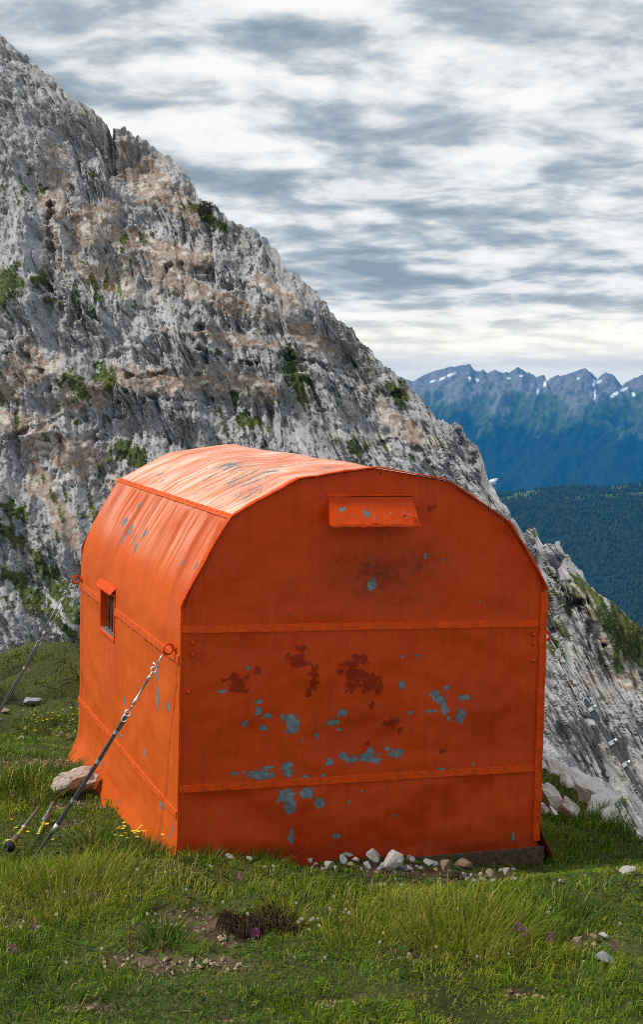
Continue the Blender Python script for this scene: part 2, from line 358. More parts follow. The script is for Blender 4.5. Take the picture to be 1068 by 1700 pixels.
# lingering snow in the gullies and under the crags
pxs = 534+Xg/(RY-Dg)*FPX; snow = np.full(Xg.shape, -1.0)
ysl = (Zr-CAMZ)/(RY-Dg); pys = 800+FPX*np.tan(PITCH*0-np.arctan(ysl))-FPX*math.tan(PITCH)
for (sx, sy, a, b_, rot) in [(748, 622, 9, 2.2, -.35), (735, 628, 6, 2, -.5), (718, 633, 6, 2, -.3), (780, 628, 3, 4, .2), (792, 631, 4, 3, .5), (866, 624, 4, 2, 0), (905, 637, 2.5, 6, .3), (893, 650, 2, 6, .2), (986, 636, 2.6, 8, .1), (988, 655, 1.6, 9, .0), (993, 634, 6, 3, -.3), (1020, 655, 3, 9, .9), (1035, 647, 8, 2.5, -.4), (1052, 655, 3, 4, -.5), (960, 628, 3, 2, .2), (845, 628, 3, 1.6, 0)]:
    ddx = pxs-sx; ddy = pys-sy; u = ddx*math.cos(rot)+ddy*math.sin(rot); w = -ddx*math.sin(rot)+ddy*math.cos(rot)
    snow = np.maximum(snow, 1.25-np.sqrt((u/a)**2+(w/b_)**2))
snow = sstep(0.20, 0.45, snow+0.40*fbm(Xg/18, Dg/18, 3, 90))[..., None]*(Dg >= 0)[..., None]
c = c*(1-snow)+np.array([0.85, 0.87, 0.9])*snow
cattr(me, 'tint', c.reshape(-1, 3))
tag(link('mountain_range', me, None, vcol_material('far_mountain', 0.95, 0.02, 0.2), smooth=False), 'jagged blue mountain range with snow patches across the valley', 'mountains', kind='structure')

FY = 3300.0
fx, fz = px_line([(-1200, 900), (400, 850), (760, 812), (830, 814), (880, 808), (940, 802), (1000, 803), (1068, 797), (1200, 790), (1700, 800)], FY)
nx_, nd_ = 160, 120
xs = np.linspace(-700, 1500, nx_); dd = np.concatenate([np.linspace(-700, -30, 12), np.linspace(0, 2300, nd_-12)])
def forest_z(X, D):
    z = np.interp(X, fx, fz)-9
    z = z-np.where(D > 0, 0.115*D+0.00003*D*D, 0.35*(-D))+24*fbm(X/260+3, D/420, 3, 101)*np.clip(np.abs(D)/300, 0, 1)+5*fbm(X/60, D/60, 2, 104)*np.clip(np.abs(D)/100, 0.15, 1)
    return z
Xg, Dg = np.meshgrid(xs, dd); Zf = forest_z(Xg, Dg)
me = np_mesh('forested_hill', np.stack([Xg, FY-Dg, Zf], -1).reshape(-1, 3), grid_faces(nd_, nx_)[:, ::-1], 4)
mw = (sstep(0.25, 0.5, fbm(Xg/120, Dg/70, 3, 110))*(Dg < 160))[..., None]
cattr(me, 'tint', (np.array([0.012, 0.022, 0.012])*(1-mw)+np.array([0.085, 0.12, 0.035])*mw).reshape(-1, 3))
tag(link('forested_hill', me, None, vcol_material('hill_ground', 0.95)), 'low dark hill below the far range', 'hill', kind='structure')
nT = 23000
tx = rng.uniform(80, 900, nT); td = rng.uniform(-60, 1250, nT)**1.0
open_ = (fbm(tx/120, td/70, 3, 110) > 0.42) & (td < 160)
keep = ~(open_ & (rng.random(nT) < 0.8)); tx, td = tx[keep], td[keep]; nT = len(tx)
tz = forest_z(tx, td); th = rng.uniform(6.5, 11, nT)*(1+0.25*pn(tx/50, td/50, 5)); tr = th*rng.uniform(0.17, 0.25, nT)
prof = [(0.0, 0.9), (0.42, 0.62), (0.40, 0.85), (1.0, 0.0)]; sg = 5; V = []; 
ang = rng.random(nT)*6.28
for (hk, rk) in prof[:3]:
    for q in range(sg):
        a = ang+2*math.pi*q/sg; r_ = tr*rk*(1.0 if rk != .62 else .6)*rng.uniform(0.8, 1.2, nT)
        V.append(np.stack([tx+r_*np.cos(a), FY-td+r_*np.sin(a), tz+th*hk], -1))
V.append(np.stack([tx, FY-td, tz+th], -1)); nv = len(V)
V = np.stack(V, 1).reshape(-1, 3); F = []
for ring in (0, 2):
    for q in range(sg):
        if ring == 0: F.append((q, (q+1) % sg, sg+(q+1) % sg)); F.append((q, sg+(q+1) % sg, sg+q))
        else: F.append((2*sg+q, 2*sg+(q+1) % sg, 3*sg))
F = np.array(F); F = (F[None]+(np.arange(nT)*nv)[:, None, None]).reshape(-1, 3)
me = np_mesh('forest', V, F, 3)
tc_ = np.array([0.010, 0.022, 0.009])*rng.uniform(0.6, 1.7, (nT, 1))+np.array([0.02, 0.02, 0.0])*(rng.random((nT, 1)) < 0.12)
cattr(me, 'tint', np.repeat(tc_, nv, 0))
tag(link('forest', me, None, vcol_material('conifer_needles', 0.9), smooth=False), 'dense dark conifer forest covering the low hill', 'forest', kind='stuff')

# ------------------------------------------------------------------ the rocky mountain face
ridge_px = [(-420, -330), (-250, -190), (-120, -40), (0, 55), (30, 82), (70, 116), (100, 140), (125, 167), (133, 171), (150, 177), (168, 198), (176, 210), (181, 222), (187, 209), (205, 211), (240, 233), (280, 260), (300, 276), (320, 300), (330, 328), (352, 340), (375, 360), (400, 374), (422, 377), (440, 394), (462, 418), (470, 445), (481, 453), (489, 445), (500, 460), (520, 479), (545, 511), (560, 527), (580, 544), (605, 571), (625, 591), (640, 607), (655, 614), (670, 629), (690, 650), (705, 667), (730, 697), (745, 701), (765, 704), (776, 725), (797, 745), (806, 770), (812, 795), (826, 820), (845, 845), (864, 878), (876, 886), (884, 877), (893, 882), (902, 902), (930, 906), (946, 926), (966, 945), (976, 966), (985, 978), (1010, 994), (1035, 1014), (1068, 1043), (1150, 1120), (1400, 1330)]
CY0, CB = 130.0, 0.70
def cliff_pt(px, py):
    d = ray(px, py); k = d[2]/d[1]; y = CY0/(1-CB*k); return d[0]/d[1]*y, k*y, y       # x, z relative to the camera, y
rp = np.array([cliff_pt(*p)[:2] for p in ridge_px])
NCOL, NROW, NBACK = 800, 690, 22
xs = np.concatenate([np.linspace(-120, -39.6, 110), np.linspace(-39, 35, NCOL-40), np.linspace(35.5, 60, 40)]); NCOL = len(xs)
zt = np.interp(xs, rp[:, 0], rp[:, 1])+0.28*fbm(xs*0.55, xs*0, 4, 120, 0.6)*0.9+0.42*np.abs(pn(xs*1.3, xs*0+3, 121))+0.22*np.abs(pn(xs*3.3, xs*0+5, 122))-0.15
zb = np.interp(xs, [-120, -39, -10, 10, 35, 60], [-33, -33, -36, -43, -52, -75])
tt = np.linspace(0, 1, NROW)[:, None]
X = np.repeat(xs[None], NROW, 0).astype(np.float32); Z = (zb[None]+(zt-zb)[None]*tt).astype(np.float32)
# across / along the down-slope grain of the rock, which leans to the right as it falls
gr = 0.36+0.22*sstep(-5, 20, X)+0.10*fbm(X/25, Z/25, 2, 130)
A = X+gr*Z; B = Z
rm = sstep(4, 13, X)*sstep(-4, -13, Z)          # clean dipping slabs low on the right
wA = A+(1-0.75*rm)*(0.55*fbm(A/4, B/9, 3, 131)+0.10*fbm(A/0.9, B/1.6, 2, 132)); wB = (B+(1-0.7*rm)*(0.5*fbm(A/5, B/5, 3, 133)+0.2*fbm(A/1.1, B/1.3, 2, 134)))*(1-0.35*rm)
big = 3.2*(ridged(wA/15, wB/34, 3, 140, 0.5)-0.6)+1.9*fbm(X/11, Z/11, 3, 143)
# bedding: cliff bands with scree ledges between, gently undulating
hb = Z+0.30*X+2.2*fbm(X/13, Z/13, 3, 150)
per = 6.4; ph = (hb/per) % 1.0; bandid = np.floor(hb/per)
wv = 0.55+0.45*fbm(X/16, bandid*3.1, 2, 152)
ledge = np.clip(wv, 0.0, 1.0)
stepf = np.where(ph < 0.42, ph*1.75, 0.735+(ph-0.42)*0.457)            # gentle low part, steep upper part
terr = (stepf-ph)*per*0.85*ledge
ph2 = (hb/2.3+0.5*fbm(X/5, Z/5, 2, 155)) % 1.0
terr2 = (np.where(ph2 < 0.3, ph2*2.2, 0.66+(ph2-0.3)*0.486)-ph2)*2.3*0.42*np.clip(0.5+0.9*fbm(X/7, Z/7, 2, 156), 0, 1)
# places: scree fans (tan) and turf, where the photograph has them
def blob(lst, wob, soft):
    f = np.full(X.shape, -9.0)
    for (px, py, a, b, rot) in lst:
        x0, z0, y0 = cliff_pt(px, py); k = y0/FPX; u = (X-x0)/k; w = -(Z-z0)/k*0.98
        uu = u*math.cos(rot)+w*math.sin(rot); ww = -u*math.sin(rot)+w*math.cos(rot)
        f = np.maximum(f, 1-np.sqrt((uu/a)**2+(ww/b)**2))
    return sstep(-soft, soft, f+wob)
wob = 0.55*fbm(X/2.2, Z/2.2, 4, 160)
scree = blob([(110, 755, 95, 30, .45), (60, 800, 70, 22, .8), (110, 870, 70, 16, .85), (270, 628, 120, 20, .05), (130, 650, 45, 25, .5), (30, 620, 40, 60, .9), (230, 400, 150, 24, .35), (330, 480, 130, 18, .4), (240, 290, 70, 30, .7), (150, 370, 45, 50, .5), (90, 330, 25, 90, -.15), (420, 640, 60, 18, .3), (520, 560, 60, 16, .6), (1015, 1070, 14, 120, -.55), (660, 700, 50, 18, .7), (470, 490, 50, 14, .6), (20, 700, 40, 20, .5), (380, 560, 90, 10, .15), (180, 460, 60, 20, .4), (300, 340, 40, 18, .8)], wob, 0.35)
scree = np.clip(scree*0.90+0.28*sstep(0.40, 0.15, ph)*sstep(0.02, 0.10, ph)*ledge*sstep(-0.15, 0.35, fbm(X/6, Z/4, 3, 161)), 0, 1)
turf = blob([(10, 475, 28, 26, .3), (172, 622, 30, 14, .75), (125, 640, 26, 13, .7), (385, 655, 7, 20, -.1), (485, 610, 12, 34, -.35), (500, 640, 14, 22, -.4), (215, 755, 32, 14, .3), (230, 770, 25, 9, .2), (70, 455, 12, 18, 0), (660, 650, 14, 20, -.5), (1035, 1030, 60, 26, .72), (1060, 1075, 40, 30, .7), (20, 890, 40, 10, .7), (60, 930, 60, 8, .7), (30, 970, 50, 10, .6), (100, 990, 60, 10, .7), (110, 1040, 40, 10, .6), (60, 1010, 40, 8, .6), (420, 700, 26, 10, .3), (590, 740, 20, 10, .3), (345, 360, 40, 8, .6), (20, 845, 26, 8, .5)], 1.0*fbm(wA/0.8, wB/1.5, 4, 163), 0.22)-0.0
tn = fbm(wA/0.55, wB/1.5, 4, 165, 0.6)+0.55*fbm(X/8, Z/8, 2, 166)
turf = np.maximum(turf, sstep(0.74, 0.84, tn+0.15*sstep(0.45, 0.2, ph)+0.16*sstep(-12, -24, Z)*sstep(5, 15, X)))
fineK = 1-0.78*scree-0.5*turf*(1-scree)
f1, f2, cid, gx_, gy_ = worley(wA/1.7, wB/4.6, 170); crack1 = sstep(0.0, 0.09, f2-f1)
g1, g2, cid2, hx_, hy_ = worley(wA/0.66, wB/1.7, 171); crack2 = sstep(0.0, 0.14, g2-g1)
k1, k2, cid3, kx_, ky_ = worley(wA/0.27, wB/0.50, 172)
fiss = ridged(wA/2.4, wB/13, 4, 175, 0.5)
mod = 0.35+0.9*np.clip(fbm(X/6, Z/6, 3, 173)+0.45, 0, 1)
butt = ridged(wA/5.5, wB/15, 4, 145, 0.55)-0.6
rel = big+2.3*butt*(1-0.5*scree)-1.25*terr-1.4*terr2*(1-0.6*scree)*(1-0.6*rm)
rel += fineK*mod*(1.15*(cid-0.5)+1.3*gx_*(cid-0.5)+0.6*gy_*(cid-0.2)-0.40*(1-crack1)*cid+0.60*(cid2-0.5)+0.75*hx_*(cid2-0.5)+0.45*hy_*(cid2-0.3)-0.16*(1-crack2)+0.26*(cid3-0.5)+0.18*kx_)
rel += fineK*(0.9*(fiss-0.6)+0.42*(ridged(wA/0.75, wB/5.0, 3, 176, 0.55)-0.6)+0.24*fbm(A/0.6, B/0.8, 4, 178, 0.65))
ck = sstep(0.045, 0.0, np.abs(pn(wA/1.5, wB/8, 187)))*sstep(-0.1, 0.3, fbm(X/4, Z/4, 2, 188))+0.7*sstep(0.05, 0.0, np.abs(pn(wA/0.6+9, wB/2.6, 189)))*sstep(-0.2, 0.3, fbm(X/3, Z/3, 2, 192))
ck = ck+0.6*sstep(0.05, 0.0, np.abs(pn(X/6, hb/1.2, 193)))*sstep(0.0, 0.4, fbm(X/5, Z/5, 2, 194))
rel -= fineK*0.55*ck*(1-0.6*rm)
rel += rm*(0.40*(ridged(A/0.8, B/9, 3, 195, 0.6)-0.6)+0.5*(ridged(A/2.4, B/16, 2, 196, 0.5)-0.6))
ph3 = (hb/0.85+0.6*fbm(X/3, Z/3, 2, 157)) % 1.0
rel += fineK*0.16*(1-0.7*rm)*(sstep(0.0, 0.18, ph3)-0.5)*np.clip(0.3+1.3*fbm(X/8+4, Z/5, 2, 158), 0, 1)
W180 = worley(X/0.55, Z/0.45, 180)[2]
rel += (1-fineK)*(0.09*fbm(X/0.4, Z/0.4, 3, 179)+0.10*np.maximum(0, W180-0.72)*3)
rel += turf*0.22*np.abs(fbm(X/0.35, Z/0.3, 3, 182))
for (x0p, y0p, x1p, y1p, wpx, dep) in [(182, 205, 178, 275, 6, 3.0), (82, 335, 80, 405, 5, 1.8), (62, 440, 70, 470, 12, 2.0), (345, 345, 345, 370, 14, 1.0), (925, 930, 965, 1010, 9, 2.5), (965, 1010, 1000, 1060, 7, 1.5), (930, 1060, 950, 1110, 4, 1.2), (860, 860, 882, 885, 5, 1.5), (330, 545, 345, 590, 9, 1.6), (760, 715, 790, 760, 6, 1.2), (275, 436, 345, 446, 5, 1.3), (375, 470, 425, 480, 5, 1.2), (335, 592, 430, 602, 5, 1.3), (215, 620, 330, 616, 3, 1.0), (200, 660, 400, 668, 3, .7), (80, 690, 240, 690, 3, .7), (480, 590, 560, 610, 4, .9), (560, 640, 680, 665, 4, .9), (100, 560, 190, 590, 4, .9), (20, 560, 80, 640, 5, 1.1), (640, 735, 760, 760, 4, .8), (230, 510, 320, 520, 4, .8), (0, 730, 90, 700, 4, .8)]:
    xa, za, ya = cliff_pt(x0p, y0p); xb, zb_, yb = cliff_pt(x1p, y1p); kk = (ya+yb)/2/FPX
    dx, dz = xb-xa, zb_-za; l2 = dx*dx+dz*dz; tq = np.clip(((X-xa)*dx+(Z-za)*dz)/l2, 0, 1)
    dist = np.hypot(X-xa-tq*dx, Z-za-tq*dz)+0.45*fbm(X/1.3, Z/1.0, 4, 185, .6)
    rel -= dep*np.clip(0.55+0.9*fbm(X/2.2, Z/2.2, 2, 186), 0, 1.2)*sstep(wpx*kk*1.2, wpx*kk*0.2, dist)
edge = np.clip((zt[None]-Z)/2.5, 0, 1); rel = rel*(0.35+0.65*edge)
Y = CY0+CB*Z-rel
Zd = Z+0.22*(rel-big)*0.6*edge
# far side of the ridge
back_d = np.linspace(0.25, 26, NBACK)[:, None]
Xb = np.repeat(xs[None], NBACK, 0); Yb = Y[-1][None]+back_d+0.4*fbm(Xb/2, back_d/2, 2, 190); Zbk = Zd[-1][None]-0.8*back_d-0.25*np.abs(fbm(Xb/1.5, back_d/2, 2, 191))
XX = np.concatenate([X, Xb]); YY = np.concatenate([Y, Yb]); ZZ = np.concatenate([Zd, Zbk])+CAMZ
me = np_mesh('mountain', np.stack([XX, YY, ZZ], -1).reshape(-1, 3), grid_faces(NROW+NBACK, NCOL), 4)
gn = fbm(X/3.2, Z/3.2, 4, 200)*0.5; gs = fbm(wA/0.5, wB/3.4, 4, 202, 0.6)
base = np.array([0.315, 0.313, 0.322])*(1+0.20*gn[..., None]+0.24*gs[..., None]+0.18*(cid2[..., None]-0.5)+0.14*(cid3[..., None]-0.5))
warm = sstep(0.25, 0.8, fbm(X/5, Z/3.5, 4, 204)+0.3*(cid-0.5))[..., None]
base = base*(1-warm*0.4)+np.array([0.31, 0.28, 0.255])*warm*0.4
dk = sstep(0.30, 0.75, fbm(wA/1.0, wB/6, 4, 206)+0.2*fbm(X/12, Z/12, 2, 207))[..., None]
base = base*(1-0.24*dk)                                             # darker streaks along the grain of the limestone
pale = sstep(0.2, 0.7, fbm(wA/2.2, wB/5, 3, 208))[..., None]; base = base*(1-.6*pale)+np.array([0.43, 0.433, 0.45])*.6*pale
scol = np.array([0.265, 0.205, 0.165])*(1+0.40*fbm(X/0.5, Z/0.4, 3, 210)[..., None])
sp_ = (W180 > 0.80)[..., None]; scol = np.where(sp_, np.array([0.46, 0.42, 0.38]), scol)
gcol = np.array([0.060, 0.080, 0.022])*(1+0.7*fbm(X/0.3, Z/0.5, 3, 212)[..., None])+np.array([0.03, 0.018, 0.004])*sstep(0, .6, fbm(X/3, Z/3, 2, 213))[..., None]
sm_ = sstep(0.35, 0.9, scree+0.55*fbm(X/0.5, Z/0.4, 4, 214, .65))[..., None]; tm_ = sstep(0.40, 0.60, turf+0.55*fbm(X/0.35, Z/0.3, 3, 215, .7)*(turf > 0.02))[..., None]
c = base*(1-sm_)+scol*sm_; c = c*(1-tm_)+gcol*tm_
c = np.clip(np.concatenate([c.reshape(-1, 3), np.tile([0.3, 0.29, 0.28], (NBACK*NCOL, 1))]), 0.01, 0.8)
cattr(me, 'tint', c)
M_ROCK = vcol_material('limestone', 0.92, 4.5, 0.22, 0.6, 0.12)
tag(link('mountain', me, None, M_ROCK, smooth=False), 'steep grey limestone mountainside with brown scree ledges', 'mountain', kind='structure')
CLIFF = dict(xs=xs, X=X, Y=Y, Z=Zd)

# ------------------------------------------------------------------ meadow
SOIL = [(300, 1532, 100, 26), (330, 1596, 120, 16), (75, 1260, 60, 20), (400, 1548, 45, 18), (230, 1592, 70, 14), (345, 1600, 50, 10), (690, 1585, 60, 12), (60, 1265, 45, 14), (110, 1335, 48, 9), (245, 1375, 28, 12), (165, 1335, 20, 9), (110, 1365, 30, 10), (690, 1442, 205, 15), (830, 1460, 50, 14), (960, 1565, 40, 12), (640, 1470, 40, 6), (20, 1535, 30, 8), (15, 1268, 40, 10), (560, 1660, 60, 12), (150, 1670, 60, 12), (880, 1650, 50, 10), (795, 1505, 0.1, 0.1), (380, 1690, 40, 8), (25, 1325, 30, 8)]
_soil = []
for (px, py, a, b) in SOIL:
    g = ground_at(px, py); k = g.y/FPX; _soil.append((g.x, g.y, a*k, b*k*g.y/CAMZ*1.05))
def soil_f(x, y):
    f = np.full(np.shape(x), -3.0)
    for (sx, sy, a, b) in _soil: f = np.maximum(f, 1-np.sqrt(((x-sx)/a)**2+((y-sy)/b)**2))
    return sstep(-0.15, 0.35, f+0.55*fbm(x*5, y*4, 3, 230))
Xf = np.linspace(-0.85, 0.85, 300); yr = np.concatenate([np.geomspace(1.2, 4.2, 30)[:-1], np.geomspace(4.2, 24, 330)[:-1], np.geomspace(24, 70, 30)])
XF, YF = np.meshgrid(Xf, yr); GX = XF*YF; GZ = meadow_z(GX, YF)
sf = soil_f(GX, YF)
GZ = GZ-0.035*sf*(YF < 12)+0.008*fbm(GX*9, YF*9, 3, 232)*(YF < 14)+0.010*sf*fbm(GX*22, YF*22, 2, 233)*(YF < 12)
me = np_mesh('meadow', np.stack([GX, YF, GZ], -1).reshape(-1, 3), grid_faces(*GX.shape), 4)
gm = fbm(GX*0.9, YF*0.9, 4, 235)[..., None]
gcol = np.array([0.055, 0.065, 0.018])*(1+0.5*gm); scol = np.array([0.105, 0.072, 0.047])*(1+0.5*fbm(GX*7, YF*7, 3, 236)[..., None])
steep = np.clip(np.maximum(0, YF-np.interp(XF, _EX, _EY))/3, 0, 1)[..., None]*0.8
c = gcol*(1-sf[..., None])+scol*sf[..., None]; rk = (sstep(0.0, 0.5, fbm(GX*.8, YF*.8, 3, 239))[..., None]*steep); c = c*(1-rk)+np.array([0.3, 0.29, 0.28])*rk
cattr(me, 'tint', np.clip(c, 0.005, 1).reshape(-1, 3))
tag(link('meadow', me, None, vcol_material('meadow_soil', 0.97, 35, 0.5, 0.6, 0.02)), 'alpine meadow ground with bare soil patches round the hut', 'meadow', kind='structure')

# grass
def in_hut(x, y, mx=0.0):
    hx = (x-HUT_LOC.x)*math.cos(0.3253)+(y-HUT_LOC.y)*math.sin(0.3253); hy = -(x-HUT_LOC.x)*math.sin(0.3253)+(y-HUT_LOC.y)*math.cos(0.3253)
    return (np.abs(hx) < 1.0+mx) & (hy > -0.01-mx) & (hy < HL+mx), hx, hy
TUFTS = [(775, 1540, 0.36, 0.8), (850, 1530, 0.25, 0.5), (700, 1530, 0.3, .4), (110, 1470, 0.45, 0.8), (60, 1450, .3, .6), (250, 1420, 0.22, .7), (200, 1400, 0.2, .6), (290, 1545, .16, .4), (50, 1298, 0.4, 0.7), (15, 1300, 0.3, .7), (880, 1520, 0.3, 0.6), (760, 1540, .3, .7), (480, 1480, .4, .4), (600, 1520, .4, .5), (950, 1420, .4, .3), (1000, 1360, .3, .4), (170, 1440, .3, .6), (450, 1520, .12, .4)]
_tuft = [(ground_at(px, py).x, ground_at(px, py).y, r, h) for px, py, r, h in TUFTS]
def grass(name, label, n, x0, x1, y0, y1, bw, hscale, dark, seed, fan=True):
    r = np.random.default_rng(seed)
    y = r.uniform(y0**0.5, y1**0.5, n)**2 if not fan else r.uniform(y0, y1, n)
    X = r.uniform(x0, x1, n); x = X*y if fan else X
    # clumping
    cl = fbm(x*2.1, y*2.1, 3, 250); sfv = soil_f(x, y); inh, hx, hy = in_hut(x, y)
    ye = np.interp(x/y, _EX, _EY)
    keep = (~inh) & (r.random(n) < np.clip(0.78+0.7*cl, 0.12, 1)) & (r.random(n) > sfv*0.93) & (y < ye+3.0)
    keep &= ~((y > ye+.3) & (fbm(x*.8, y*.8, 3, 239) > 0.15))
    x, y, cl, hx, hy = x[keep], y[keep], cl[keep], hx[keep], hy[keep]; n = len(x)
    z = meadow_z(x, y)-0.012
    ln = (0.033+0.046*np.clip(fbm(x*1.3, y*1.3, 3, 260)+0.2, 0, 1.2))*r.uniform(0.55, 1.35, n)
    tw = np.zeros(n)
    for (tx, ty, tr, th) in _tuft: tw = np.maximum(tw, th*np.exp(-((x-tx)**2+(y-ty)**2)/(tr*tr)))
    ln = ln*(1+2.3*tw*r.uniform(0.4, 1.3, n)); ln *= hscale
    near = (hx > -0.35) & (hx < 1.05) & (hy < 0) & (hy > -0.45); ln = np.where(near, ln*0.55, ln)
    if dark is not None:
        wq = worley(x*1.5, y*1.5, 290); hump = sstep(0.62, 0.12, wq[0]); ln *= 0.45+1.9*hump
    # each blade leans away from its own tussock centre, all of them a little downwind
    f1, f2, cid, ox, oy = worley(x*5.5, y*5.5, 270)
    az = np.arctan2(oy, ox)+r.normal(0, 0.8, n); lean = r.uniform(0.15, 0.95, n)+0.3*(1-tw)*0.5
    lx = np.cos(az)*lean+0.22; ly = np.sin(az)*lean-0.06
    w = bw*r.uniform(0.6, 1.4, n); fa = r.random(n)*math.pi; sx, sy = np.cos(fa)*w/2, np.sin(fa)*w/2
    p0 = np.stack([x, y, z], -1); s_ = np.stack([sx, sy, np.zeros(n)], -1)
    p1 = p0+np.stack([lx*ln*0.28, ly*ln*0.28, ln*0.60], -1); up = np.clip(0.92-0.42*lean, 0.3, 1)
    p2 = p0+np.stack([lx*ln*0.80, ly*ln*0.80, ln*up], -1)
    V = np.stack([p0-s_, p0+s_, p1+s_*0.75, p1-s_*0.75, p2], 1).reshape(-1, 3); o = np.arange(n)*5
    T = np.concatenate([np.stack([o, o+1, o+2], -1), np.stack([o, o+2, o+3], -1), np.stack([o+3, o+2, o+4], -1)])
    me = np_mesh(name, V, T, 3)
    pal = np.array([[0.125, 0.220, 0.013], [0.205, 0.285, 0.017], [0.33, 0.345, 0.032], [0.46, 0.38, 0.14], [0.045, 0.090, 0.012]])
    big = fbm(x*0.9, y*0.9, 3, 280)
    u = r.random(n)*0.8+0.10+0.50*big-0.15*cl
    idx = np.where(u < 0.20, 4, np.where(u < 0.50, 0, np.where(u < 0.83, 1, np.where(u < 1.08, 2, 3))))
    dry = (r.random(n) < 0.06+0.10*(tw > .3)); idx = np.where(dry, 3, idx)
    c = pal[idx]*r.uniform(0.75, 1.25, (n, 1))
    if dark is not None: c = c*(1-dark[1])+np.array(dark[0])*dark[1]*(0.35+1.1*(hump+0.35*fbm(x*0.5, y*0.5, 3, 291)))[:, None]*r.uniform(0.6, 1.5, (n, 1))  # dark olive turf, darkened further between clumps: shade put into the tint
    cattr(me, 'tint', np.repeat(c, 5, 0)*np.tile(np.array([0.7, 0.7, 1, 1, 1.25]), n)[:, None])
    return tag(link(name, me, None, M_GRASS, smooth=False), label, 'grass', kind='stuff')
m_, t_, b_ = new_mat('grass_blade'); ca = attr(t_, 'tint', True); L(t_, ca, b_.inputs['Base Color']); b_.inputs['Roughness'].default_value = 0.6; b_.inputs['Specular IOR Level'].default_value = 0.08
tl_ = t_.nodes.new('ShaderNodeBsdfTranslucent'); L(t_, ca, tl_.inputs[0]); mx_ = t_.nodes.new('ShaderNodeMixShader'); mx_.inputs[0].default_value = 0.40
L(t_, b_.outputs[0], mx_.inputs[1]); L(t_, tl_.outputs[0], mx_.inputs[2]); L(t_, mx_.outputs[0], [n for n in t_.nodes if n.type == 'OUTPUT_MATERIAL'][0].inputs[0]); M_GRASS = m_
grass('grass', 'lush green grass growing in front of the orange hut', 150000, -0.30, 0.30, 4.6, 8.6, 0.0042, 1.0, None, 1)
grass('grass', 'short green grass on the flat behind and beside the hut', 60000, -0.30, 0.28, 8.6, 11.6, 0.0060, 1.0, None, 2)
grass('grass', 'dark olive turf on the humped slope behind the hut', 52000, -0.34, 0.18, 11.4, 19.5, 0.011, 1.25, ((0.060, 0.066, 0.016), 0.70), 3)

# ------------------------------------------------------------------ the hut
HUT = empty('bivouac_hut', HUT_LOC, HUT_ROT)
tag(HUT, 'weathered orange sheet metal bivouac hut with arched roof on the meadow', 'hut')
def fp(px, py): q = hut_plane(px, py, 1, 0.0); return q.x, q.z
def lp(px, py): q = hut_plane(px, py, 0, -1.0); return q.y, q.z
PROF = [fp(*p) for p in [(297, 1008), (383, 858), (495, 796), (623, 777), (740, 798), (842, 867), (904, 979)]]
PROF[0] = (-1.0, PROF[0][1]); PROF[-1] = (1.0, PROF[-1][1])
# bend the long eave panel outward a little, as the sheet does
def refine(P):
    out = [P[0]]
    for k in range(len(P)-1):
        a, b = np.array(P[k]), np.array(P[k+1]); d = b-a; n = np.array([-d[1], d[0]])/np.hypot(*d)
        bulge = 0.007 if k in (0, 5) else 0.002
        for t in np.linspace(0, 1, 9)[1:]: out.append(tuple(a+d*t+n*bulge*4*t*(1-t)))
    return out
PR = np.array(refine(PROF)); PRx, PRz = PR[:, 0], PR[:, 1]
SU = [fp(300, 1045)[1], fp(900, 1034)[1]]; SL = [fp(297, 1310)[1], fp(897, 1274)[1]]
def lin(ab, x): return ab[0]+(ab[1]-ab[0])*(x+1)/2
def chip_list(lst, sc=1.618, ox=280, oy=1050):
    out = []
    for (zx, zy, a, b) in lst:
        x, z = fp(ox+zx/sc, oy+zy/sc); k = 1/sc*7.75/FPX; out.append((x, z, a*k, b*k))
    return out
CH = chip_list([(322, 232, 14, 12), (335, 243, 20, 20), (328, 262, 14, 10), (307, 222, 5, 8), (242, 212, 13, 10), (265, 225, 14, 8), (205, 245, 11, 8), (257, 257, 12, 9), (145, 157, 10, 5), (245, 185, 11, 6), (465, 215, 15, 10), (443, 243, 22, 7), (400, 277, 9, 7), (460, 262, 8, 4), (628, 140, 8, 13), (628, 62, 6, 8), (668, 62, 9, 4), (718, 170, 16, 14), (732, 180, 14, 12), (745, 148, 10, 7), (740, 205, 11, 19), (785, 222, 18, 19), (797, 175, 20, 7), (703, 210, 20, 4), (752, 228, 7, 7), (650, 214, 9, 5), (432, 347, 13, 10), (470, 332, 15, 9), (492, 340, 18, 9), (535, 338, 20, 12), (545, 325, 12, 12), (560, 343, 14, 7), (612, 325, 22, 12), (590, 315, 10, 5), (570, 328, 5, 5), (320, 360, 14, 14), (322, 378, 14, 12), (245, 385, 32, 14), (178, 380, 11, 7), (200, 375, 5, 7), (310, 400, 26, 4), (270, 362, 14, 3), (368, 388, 11, 5), (415, 385, 6, 7), (312, 440, 24, 18), (322, 462, 17, 20), (370, 430, 20, 16), (403, 457, 15, 13), (330, 547, 7, 22), (450, 545, 13, 7), (926, 548, 5, 14), (735, 367, 14, 5), (765, 367, 7, 4), (482, 455, 5, 4), (608, 490, 4, 4), (495, 395, 4, 4), (607, 380, 4, 4), (362, 292, 4, 5), (215, 95, 5, 6), (820, 355, 4, 4), (520, 425, 4, 4)])
CH += chip_list([(465, 147, 3, 9), (550, 355, 12, 16), (690, 278, 5, 8), (833, 400, 5, 5), (740, 290, 5, 3)], 1.618, 280, 750)
